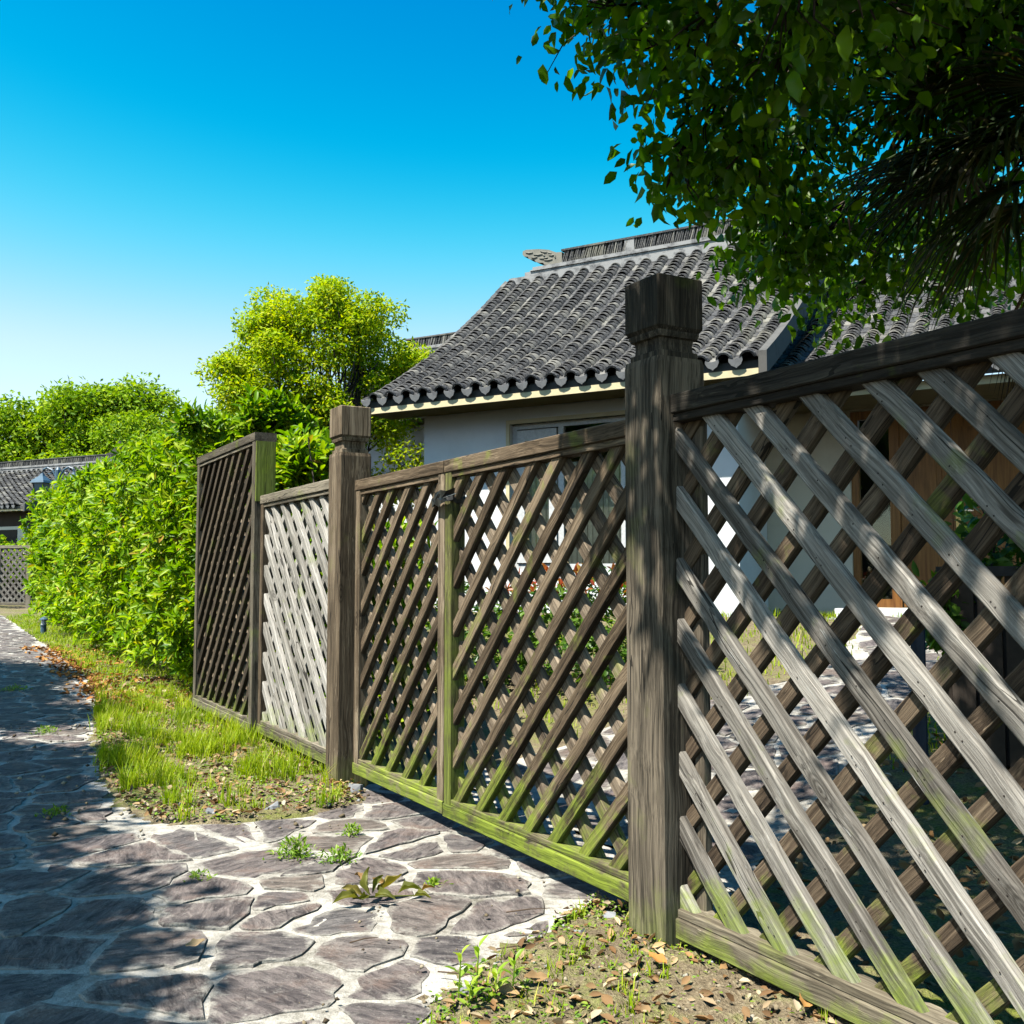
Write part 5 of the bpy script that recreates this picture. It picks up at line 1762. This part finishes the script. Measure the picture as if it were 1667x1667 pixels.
def palm():
    base = (2.66, 4.60, float(hgt(2.66, 4.60)))
    t = thing('fan_palm', 'fan palm with hanging dark and dead fronds at the right picture edge', 'palm', base)
    r = random.Random(4)
    H = 3.25
    V, Fc = tube([(0, 0, -0.1), (0.02, 0.01, 1.2), (0.0, 0.03, 2.4), (0, 0, H)], [0.12, 0.10, 0.11, 0.09], 10)
    link('trunk', newmesh('trunk', V, Fc, BARK, True), t)
    spec = []
    for k in range(20):
        az = 2 * math.pi * k / 20 * 1.618 * 2
        el = R(r.uniform(-25, 55))
        spec.append((az, el, r.uniform(0.45, 0.8), r.uniform(0.50, 0.66), False))
    # fronds reaching into the picture, towards the left and hanging
    for az, el, pl, fr in ((R(178), R(12), 0.75, 0.62), (R(190), R(-12), 0.6, 0.66), (R(165), R(-20), 0.55, 0.62), (R(205), R(-30), 0.5, 0.66), (R(150), R(-35), 0.5, 0.62), (R(222), R(-8), 0.6, 0.6), (R(185), R(-48), 0.5, 0.66), (R(200), R(28), 0.8, 0.62), (R(172), R(38), 0.8, 0.6)):
        spec.append((az, el, pl, fr, False))
    for az, el, pl, fr in ((R(180), R(-72), 0.40, 0.60), (R(205), R(-80), 0.45, 0.62), (R(155), R(-78), 0.45, 0.60), (R(235), R(-75), 0.4, 0.6), (R(215), R(-66), 0.4, 0.58)):
        spec.append((az, el, pl, fr, True))
    for az, el, pl, fr, dead in spec:
        d = Vector((math.cos(az) * math.cos(el), math.sin(az) * math.cos(el), math.sin(el)))
        o = Vector((0, 0, H - (0.25 if dead else r.uniform(0, 0.25))))
        side = d.cross(Vector((0, 0, 1))).normalized()
        upv = side.cross(d).normalized()
        mid = o + d * pl * 0.6 + Vector((0, 0, 0.03))
        tip = o + d * pl + Vector((0, 0, -0.08))
        parts = [tube([o, mid, tip], [0.012, 0.009, 0.006], 5)]
        n = 30
        for i in range(n):
            a = R(-118 + 236 * i / (n - 1)) * (0.35 if dead else 1.0)
            L = fr * (0.72 + 0.28 * math.cos(a * 0.8)) * r.uniform(0.9, 1.08)
            sd_ = (d * math.cos(a) + side * math.sin(a)).normalized()
            w = 0.013 * (0.7 if dead else 1)
            wn_ = sd_.cross(upv).normalized() * w
            drop = r.uniform(0.10, 0.30) if not dead else r.uniform(0.2, 0.45)
            p0 = tip
            p1 = tip + sd_ * L * 0.45 + upv * 0.03 + Vector((0, 0, -drop * L * 0.18))
            p2 = tip + sd_ * L * 0.78 + Vector((0, 0, -drop * L * 0.62))
            p3 = tip + sd_ * L * 0.92 + Vector((0, 0, -drop * L * 1.5))
            lift = upv * 0.006
            Vv = [p0 - wn_ * 0.4, p0 + lift, p0 + wn_ * 0.4, p1 - wn_, p1 + lift, p1 + wn_, p2 - wn_ * 0.7, p2 + lift, p2 + wn_ * 0.7, p3]
            Ff = [(0, 1, 4, 3), (1, 2, 5, 4), (3, 4, 7, 6), (4, 5, 8, 7), (6, 7, 9), (7, 8, 9)]
            parts.append((Vv, Ff))
        link('frond', newmesh('frond', *join(parts), L_DRYPALM if dead else L_PALM), t)
palm()

# ------------------------------------------------------------------ grass, weeds, litter
def on_ground(xy, lift=0.0):
    lx, ly = fl(xy[:, 0], xy[:, 1])
    up = np.where((ly < 0.15) & (lx > -8.2), 0.026, 0.0)
    return np.column_stack([xy, hgt(xy[:, 0], xy[:, 1]) - 0.002 + up + lift])

def in_poly_mask(poly, xy):
    x, y = xy[:, 0], xy[:, 1]
    c = np.zeros(len(xy), bool)
    n = len(poly)
    j = n - 1
    for i in range(n):
        xi, yi = poly[i]
        xj, yj = poly[j]
        if yi != yj:
            hit = ((yi > y) != (yj > y)) & (x < (xj - xi) * (y - yi) / (yj - yi) + xi)
            c ^= hit
        j = i
    return c

def blades(P, h, w, lean):
    """curved grass blades of two segments and a tip"""
    n = len(P)
    az = rng.uniform(0, 2 * math.pi, n)
    side = np.stack([np.cos(az), np.sin(az), np.zeros(n)], -1)
    bend = np.stack([-np.sin(az), np.cos(az), np.zeros(n)], -1) * (lean * h)[:, None]
    up = np.array([0, 0, 1.0])
    wv = side * w[:, None]
    p1 = P + up * (h * 0.5)[:, None] + bend * 0.25
    p2 = P + up * h[:, None] * 0.95 + bend
    V = np.stack([P - wv, P + wv, p1 - wv * 0.8, p1 + wv * 0.8, p2], 1)
    base = (np.arange(n) * 5)[:, None, None]
    Fc = np.array([(0, 1, 3), (0, 3, 2), (2, 3, 4)])[None] + base
    return V.reshape(-1, 3), Fc.reshape(-1, 3)

def tuft_points(centers, per, spread):
    c = np.repeat(centers, per, 0)
    return c + rng.normal(size=c.shape) * spread

def grass(name, label, region, n_tuft, per, hmin, hmax, lens, w=0.0028, spread=0.03, mt=L_GRASS, hscale=None):
    lo, hi = region
    c = []
    while sum(map(len, c)) < n_tuft:
        q = np.stack([rng.uniform(lo[0], hi[0], n_tuft * 2), rng.uniform(lo[1], hi[1], n_tuft * 2)], -1)
        c.append(q[lens(q)])
    c = np.concatenate(c)[:n_tuft]
    xy = tuft_points(c, per, spread)
    hh = np.repeat(rng.uniform(hmin, hmax, n_tuft), per) * rng.uniform(0.55, 1.1, n_tuft * per)
    if hscale is not None:
        hh *= hscale(xy)
    ok = ~in_poly_mask(path_poly, xy) | (rng.random(len(xy)) < 0.08)
    xy, hh = xy[ok], hh[ok]
    V, Fc = blades(on_ground(xy, -0.005), hh, np.full(len(xy), w) * rng.uniform(0.7, 1.4, len(xy)), rng.uniform(0.1, 0.75, len(xy)))
    o = link(name, npmesh(name, V, Fc, mt), kind='stuff')
    tag(o, label, 'grass')

def fl_mask(q, x0, x1, y0, y1):
    lx, ly = fl(q[:, 0], q[:, 1])
    return (lx > x0) & (lx < x1) & (ly > y0) & (ly < y1)

def not_path(q):
    return ~in_poly_mask(path_poly, q) & ~in_poly_mask(yard_poly, q)

def patch(q, s, th):
    return np.sin(q[:, 0] * s + 1.3 * np.sin(q[:, 1] * s * 0.7)) * np.sin(q[:, 1] * s * 1.1 + 0.5) + 0.5 * np.sin(q[:, 0] * s * 2.7 + q[:, 1] * s * 2.1) > th

grass('verge_grass', 'lime green grass on the verge in front of the low fence panels', ((-5.2, 4.6), (-0.7, 11.0)), 430, 26, 0.04, 0.20,
      lambda q: fl_mask(q, -7.8, -1.9, -2.2, 0.02) & not_path(q) & ((q[:, 1] > 5.75) | (rng.random(len(q)) < 0.22)) & (patch(q, 3.7, 0.02) | (rng.random(len(q)) < 0.16)), spread=0.024)
grass('path_edge_grass', 'short grass strip between the hedge and the stone path', ((-14.5, 8.5), (-3.2, 27)), 1500, 9, 0.03, 0.11,
      lambda q: fl_mask(q, -24, -7.2, -1.3, 0.7) & not_path(q) & (rng.random(len(q)) < np.clip(14 / q[:, 1], 0.2, 1)), w=0.004, spread=0.05)
grass('yard_grass', 'bright grass in the yard between the fence and the house', ((-1, 5.5), (7.5, 12.5)), 2000, 8, 0.03, 0.10,
      lambda q: fl_mask(q, -6, 9, 1.6, 9) & not_path(q), w=0.004, spread=0.06)
grass('soil_weeds', 'sparse short grass on the bare soil beside the near gate post', ((-0.4, 2.3), (2.2, 4.2)), 130, 9, 0.025, 0.08,
      lambda q: fl_mask(q, -0.9, 2.6, -1.6, 0.5) & not_path(q) & patch(q, 4.0, 0.0), w=0.0022, spread=0.014)

def ground_cover(name, label, region, n, lens, mt, smin, smax, lift=0.03):
    q = np.stack([rng.uniform(region[0][0], region[1][0], n * 4), rng.uniform(region[0][1], region[1][1], n * 4)], -1)
    q = q[lens(q)][:n]
    P = on_ground(q, 0)
    P[:, 2] += rng.random(len(q)) ** 2 * lift + 0.004
    X = nrm(rng.normal(size=(len(q), 3)) * np.array([1, 1, 0.35]))
    Z = nrm(rng.normal(size=(len(q), 3)) * 0.35 + np.array([0, 0, 1.0]))
    s = rng.uniform(smin, smax, len(q))
    V, Fc = scatter(leaf_tpl('oval'), P, X, Z, s, s * 0.6)
    o = link(name, npmesh(name, V, Fc, mt), kind='stuff')
    tag(o, label, 'plants' if mt in (L_WEED, L_GRASS) else 'leaves')

ground_cover('clover_cover', 'low clover and seedlings covering the verge by the fence', ((-5.2, 4.8), (-0.6, 11)), 13000, lambda q: fl_mask(q, -7.8, -1.9, -2.3, 0.1) & not_path(q) & (patch(q, 3.1, -0.25) | (rng.random(len(q)) < 0.25)), L_WEED, 0.010, 0.026, 0.04)
ground_cover('soil_seedlings', 'tiny seedlings on the soil beside the near gate post', ((-0.5, 2.3), (1.6, 4.2)), 5200, lambda q: fl_mask(q, -0.9, 2.6, -1.7, 0.4) & not_path(q) & (patch(q, 5.3, -0.05) | (rng.random(len(q)) < 0.2)), L_WEED, 0.006, 0.020, 0.025)
ground_cover('hedge_foot_plants', 'small weeds between the hedge foot and the path edge', ((-14, 9), (-3.2, 26)), 5000, lambda q: fl_mask(q, -24, -7.2, -1.2, 0.6) & not_path(q) & patch(q, 1.7, -0.3), L_WEED, 0.02, 0.05, 0.05)

def crumbs(name, label, region, n, lens, smin, smax):
    TV = np.array([(1, 0, 0), (-0.2, 0.9, 0.1), (-0.9, -0.5, 0), (0.1, -0.8, 0.1), (0.05, 0.0, 0.75), (0, 0, -0.4)], dtype=np.float32)
    TF = np.array([(0, 1, 4), (1, 2, 4), (2, 3, 4), (3, 0, 4), (1, 0, 5), (2, 1, 5), (3, 2, 5), (0, 3, 5)], dtype=np.int32)
    q = np.stack([rng.uniform(region[0][0], region[1][0], n * 8), rng.uniform(region[0][1], region[1][1], n * 8)], -1)
    q = q[lens(q)][:n]
    P = on_ground(q, 0.008)
    X = nrm(rng.normal(size=(len(q), 3)) * np.array([1, 1, 0.3]))
    Z = nrm(rng.normal(size=(len(q), 3)) * 0.4 + np.array([0, 0, 1.0]))
    sz = rng.uniform(smin, smax, len(q)) * rng.choice([0.5, 0.7, 1.0, 1.6], len(q))
    V, Fc = scatter((TV, TF), P, X, Z, sz, sz)
    o = link(name, npmesh(name, V, Fc, M_CRUMB), kind='stuff')
    tag(o, label, 'gravel')

def litter(name, label, region, n, lens, mt, smin, smax, curl=0.5):
    q = np.stack([rng.uniform(region[0][0], region[1][0], n * 8), rng.uniform(region[0][1], region[1][1], n * 8)], -1)
    q = q[lens(q)][:n]
    P = on_ground(q, 0.012)
    P[:, 2] += rng.random(len(q)) * 0.012
    X = nrm(rng.normal(size=(len(q), 3)) * np.array([1, 1, 0.22]))
    Z = nrm(rng.normal(size=(len(q), 3)) * curl + np.array([0, 0, 1.0]))
    s = rng.uniform(smin, smax, len(q))
    V, Fc = scatter(leaf_tpl('oval', 0.4, -0.25), P, X, Z, s, s * rng.uniform(0.4, 0.65, len(q)))
    o = link(name, npmesh(name, V, Fc, mt), kind='stuff')
    tag(o, label, 'leaves')

crumbs('soil_crumbs', 'soil clods and grit on the bare corner beside the near gate post', ((-0.6, 2.2), (2.0, 4.2)), 2600, lambda q: fl_mask(q, -0.9, 2.6, -1.8, 0.4) & (not_path(q) | (rng.random(len(q)) < 0.04)), 0.004, 0.010)
crumbs('soil_crumbs', 'soil clods and grit along the verge edge by the far gate post', ((-4.6, 4.7), (-0.6, 9)), 3200, lambda q: fl_mask(q, -7, -1.8, -2.2, 0.1) & (not_path(q) | (rng.random(len(q)) < 0.05)), 0.005, 0.014)
litter('leaf_litter', 'pale dry leaf litter on the soil beside the near gate post', ((-0.5, 2.2), (2.0, 4.3)), 950, lambda q: fl_mask(q, -1.0, 2.6, -1.8, 0.5) & not_path(q), L_DRY, 0.014, 0.05)
litter('leaf_litter', 'brown leaf litter in the shade behind the silvered fence panel', ((0.4, 2.0), (5, 7)), 1500, lambda q: fl_mask(q, -1.5, 3, 0.2, 3.5) & not_path(q), L_DRY, 0.03, 0.07)
litter('leaf_litter', 'dry leaves among the grass at the foot of the far gate post', ((-4.6, 4.8), (-0.6, 9.4)), 2600, lambda q: fl_mask(q, -7.4, -1.8, -1.9, 0.1) & not_path(q), L_DRY, 0.02, 0.05)
litter('leaf_drift', 'orange dry leaf drift along the path edge under the hedge', ((-8.5, 8.6), (-3.0, 17)), 3800, lambda q: fl_mask(q, -14.5, -6.6, -0.85, 0.25) & (rng.random(len(q)) < np.exp(-((fl(q[:, 0], q[:, 1])[1] + 0.52 - 0.06 * np.sin(q[:, 1] * 4)) / 0.16) ** 2) + 0.10) & (~in_poly_mask(path_poly, q) | (rng.random(len(q)) < 0.4)), L_ORANGE, 0.04, 0.085)
litter('leaf_litter', 'brown leaves in the shade at the near foot of the hedge', ((-4.8, 8.8), (-2.0, 12)), 700, lambda q: fl_mask(q, -9.5, -6.9, -0.9, 0.9) & not_path(q), L_DRY, 0.04, 0.08)

# weeds growing between the path stones, each its own thing
WG = 'small weeds between the path stones'
def weed(label, x, y, n, rad, h, seed):
    r_ = np.random.default_rng(seed)
    g = float(hgt(x, y)) + 0.012
    d = r_.normal(size=(n, 2)) * rad * 0.5
    z = r_.random(n) ** 1.2 * h * np.clip(1.2 - np.hypot(d[:, 0], d[:, 1]) / (rad * 1.3), 0.15, 1)
    P = np.column_stack([d, z])
    X = nrm(np.column_stack([d * 6, r_.uniform(0.1, 0.9, n)]) + 0.5 * r_.normal(size=(n, 3)))
    Z = nrm(r_.normal(size=(n, 3)) * 0.5 + np.array([0, 0, 1.0]))
    s = r_.uniform(0.012, 0.030, n) * (1 + h * 3)
    V1, F1 = scatter(leaf_tpl('lance'), P, X, Z, s, s * 0.36)
    o = link('path_weed', npmesh('path_weed', V1, F1, L_WEED))
    o.location = (x, y, g)
    tag(o, label, 'weed', WG)
    m = max(4, n // 14)
    st = [tube([(0, 0, -0.005), tuple(P[i] * np.array([0.5, 0.5, 0.6])), tuple(P[i])], [0.0018, 0.0014, 0.0008], 3) for i in range(m)]
    link('stem', newmesh('stem', *join(st), L_WEED), o)
weed('bushy green weed left of the wilted leaves on the path', -0.92, 4.45, 260, 0.085, 0.075, 1)
weed('green weed just behind the wilted leaves on the path', -0.72, 4.37, 170, 0.065, 0.065, 2)
weed('small round green weed on the path nearest the gate foot', -0.74, 4.81, 110, 0.038, 0.05, 3)
weed('thin weed in the joint left of the largest sunlit path stone', -1.23, 4.12, 60, 0.05, 0.03, 4)
weed('small weed right of the wilted leaves near the gate shadow', -0.30, 4.02, 70, 0.04, 0.03, 5)
weed('dull weed at the edge of the tree shade on the path', -2.28, 5.20, 120, 0.06, 0.05, 6)
weed('weed tuft in the shaded path joint far left', -3.55, 7.9, 160, 0.08, 0.06, 7)
weed('pale weed on the sunlit far part of the path', -5.1, 10.6, 180, 0.12, 0.06, 8)
weed('weed in the joint beside the verge corner', -2.35, 6.4, 130, 0.06, 0.06, 9)

# wilted plant lying on the stones
def wilted():
    x, y = -0.52, 3.80
    t = thing('wilted_plant', 'uprooted wilted plant with curled yellow-brown leaves lying on the path', 'plant', (x, y, 0.028))
    r_ = random.Random(8)
    shs = [npmesh('leaf', *leaf_fine('lance', 0.7, -0.55 if q % 2 else 0.7, q), L_WILT, True) for q in range(4)]
    for dx, dy, dz, ax, el, L in ((0.0, 0.0, 0.01, 110, 62, 0.15), (-0.02, 0, 0.01, 170, 18, 0.13), (0.02, 0.0, 0.01, 330, 8, 0.13), (0.03, 0.03, 0.012, 35, 18, 0.16), (0.10, 0.04, 0.012, 10, 10, 0.13), (0.0, -0.02, 0.008, 250, 4, 0.12), (0.16, 0.02, 0.004, 340, 6, 0.10),
                                    (0.05, 0.14, 0.004, 150, 10, 0.10), (-0.06, 0.22, 0.002, 120, 12, 0.09), (0.01, 0.02, 0.015, 60, 40, 0.12), (-0.03, 0.0, 0.004, 205, 3, 0.15), (0.18, 0.08, 0.002, 20, 16, 0.08)):
        a, e = R(ax), R(el)
        X = (math.cos(a) * math.cos(e), math.sin(a) * math.cos(e), math.sin(e))
        Z = (r_.uniform(-0.6, 0.6), r_.uniform(-0.8, 0.2), 1.0)
        L *= 0.68
        link('leaf', r_.choice(shs), t, leaf_matrix((dx, dy, dz + 0.012), X, Z, L, L * r_.uniform(0.35, 0.55)))
    link('stem', newmesh('stem', *tube([(-0.06, 0.01, 0.008), (0.05, 0.02, 0.012), (0.2, 0.05, 0.006)], [0.004, 0.004, 0.002], 5), L_WILT), t)
wilted()

# single fallen leaves and stones that stand out
for lab, x, y, L, az, mt in (('pale fallen leaf lying in the tree shade on the path', -1.02, 3.28, 0.060, 10, L_DRY), ('curled tan leaf on the soil near the gate post', 0.10, 3.02, 0.075, 200, L_DRY),
                             ('pale leaf on the soil below the tan one', 0.02, 2.90, 0.08, 170, L_DRY), ('broad orange-tan leaf on the soil under the near fence rail', 0.78, 2.82, 0.085, 60, L_ORANGE),
                             ('orange leaf leaning at the foot of the near gate post', 0.46, 3.13, 0.07, 130, L_ORANGE)):
    tv, tf = leaf_fine('wide', 0.35, 0.55, int(x * 100))
    a = R(az)
    o = link('fallen_leaf', npmesh('fallen_leaf', tv, tf, mt, True), None, leaf_matrix((x, y, float(hgt(x, y)) + 0.050), (math.cos(a), math.sin(a), 0.12), (0.1, -0.4, 1), L, L * 0.6))
    tag(o, lab, 'leaf', 'single fallen leaves')

def rock(label, x, y, s, seed, dark=False):
    r_ = random.Random(seed)
    base = [(-1, -0.7), (0.2, -0.9), (1, -0.4), (0.8, 0.6), (-0.2, 0.9), (-0.9, 0.4)]
    V = [(px * s * r_.uniform(0.8, 1.1), py * s * r_.uniform(0.7, 1.1), -0.02) for px, py in base]
    V += [(px * 0.75 * s + r_.uniform(-0.1, 0.1) * s, py * 0.7 * s, s * r_.uniform(0.45, 0.95)) for px, py in base]
    n = 6
    Fc = [(i, (i + 1) % n, n + (i + 1) % n, n + i) for i in range(n)] + [tuple(range(n, 2 * n)), tuple(range(n))[::-1]]
    o = link('rubble_stone', newmesh('rubble_stone', V, Fc, M_ROCK))
    o.location = (x, y, float(hgt(x, y)) + 0.024)
    o.rotation_euler = (r_.uniform(-0.3, 0.3), r_.uniform(-0.3, 0.3), r_.uniform(0, 6))
    tag(o, label, 'stone', 'loose stones at the path edge')
rock('dark angular loose stone on the soil left of the near gate post', 0.22, 3.44, 0.030, 1)
rock('pale flat loose stone between the dark stone and the near gate post', 0.34, 3.60, 0.030, 2)
rock('upright grey stone sliver among weeds at the path edge', -0.13, 2.98, 0.026, 3)
rock('loose grey stone right beside the foot of the far gate post', -0.86, 5.72, 0.050, 4)
rock('grey stone at the verge edge, middle of the three', -1.20, 5.24, 0.050, 5)
rock('grey stone at the verge edge, leftmost of the three', -1.50, 5.17, 0.038, 6)

# leafy weed at the lower edge of the picture
def tall_weed():
    x, y = -0.10, 2.90
    t = thing('broadleaf_weed', 'upright broad-leaved weed at the path edge near the bottom of the picture', 'weed', (x, y, 0.02))
    r_ = random.Random(2)
    tv, tf = leaf_tpl('lance', 0.2, 0.25)
    sh = npmesh('leaf', tv, tf, L_WEED)
    for sx, sy, h in ((0, 0, 0.16), (-0.05, 0.03, 0.13), (0.05, -0.01, 0.09), (0.10, 0.06, 0.10), (-0.02, -0.06, 0.08)):
        link('stem', newmesh('stem', *tube([(sx, sy, 0), (sx + 0.004, sy, h * 0.5), (sx + 0.008, sy + 0.003, h)], [0.003, 0.0025, 0.0015], 5), L_WEED), t)
        for k in range(9):
            f = 0.2 + 0.8 * k / 8
            a = k * 2.4 + r_.uniform(-0.3, 0.3)
            e = R(20 + 35 * f)
            L = r_.uniform(0.035, 0.055) * (1.1 - 0.35 * abs(f - 0.6))
            link('leaf', sh, t, leaf_matrix((sx + 0.008 * f, sy, h * f), (math.cos(a) * math.cos(e), math.sin(a) * math.cos(e), math.sin(e)), (-math.cos(a) * 0.6, -math.sin(a) * 0.6, 1), L, L * 0.42))
tall_weed()

# twigs on the stones
def twigs():
    r_ = random.Random(6)
    for k, (lab, x, y, L, a) in enumerate((('thin dark twig on the big stone right of the wilted plant', -0.02, 3.66, 0.16, 10), ('curved twig on the path beside the bottom weed', -0.22, 3.12, 0.24, -20), ('short twig on a sunlit stone left of centre', -0.52, 3.36, 0.10, 25), ('long twig on the path joint towards the soil edge', -0.06, 3.30, 0.22, 15))):
        a = R(a)
        o = link('twig', newmesh('twig', *tube([(0, 0, 0), (L * 0.5 * math.cos(a), L * 0.5 * math.sin(a), 0.006), (L * math.cos(a + 0.1), L * math.sin(a + 0.1), 0.0)], [0.0025, 0.0022, 0.001], 5), M_TWIG))
        o.location = (x, y, 0.034)
        tag(o, lab, 'twig', 'twigs on the stones')
twigs()
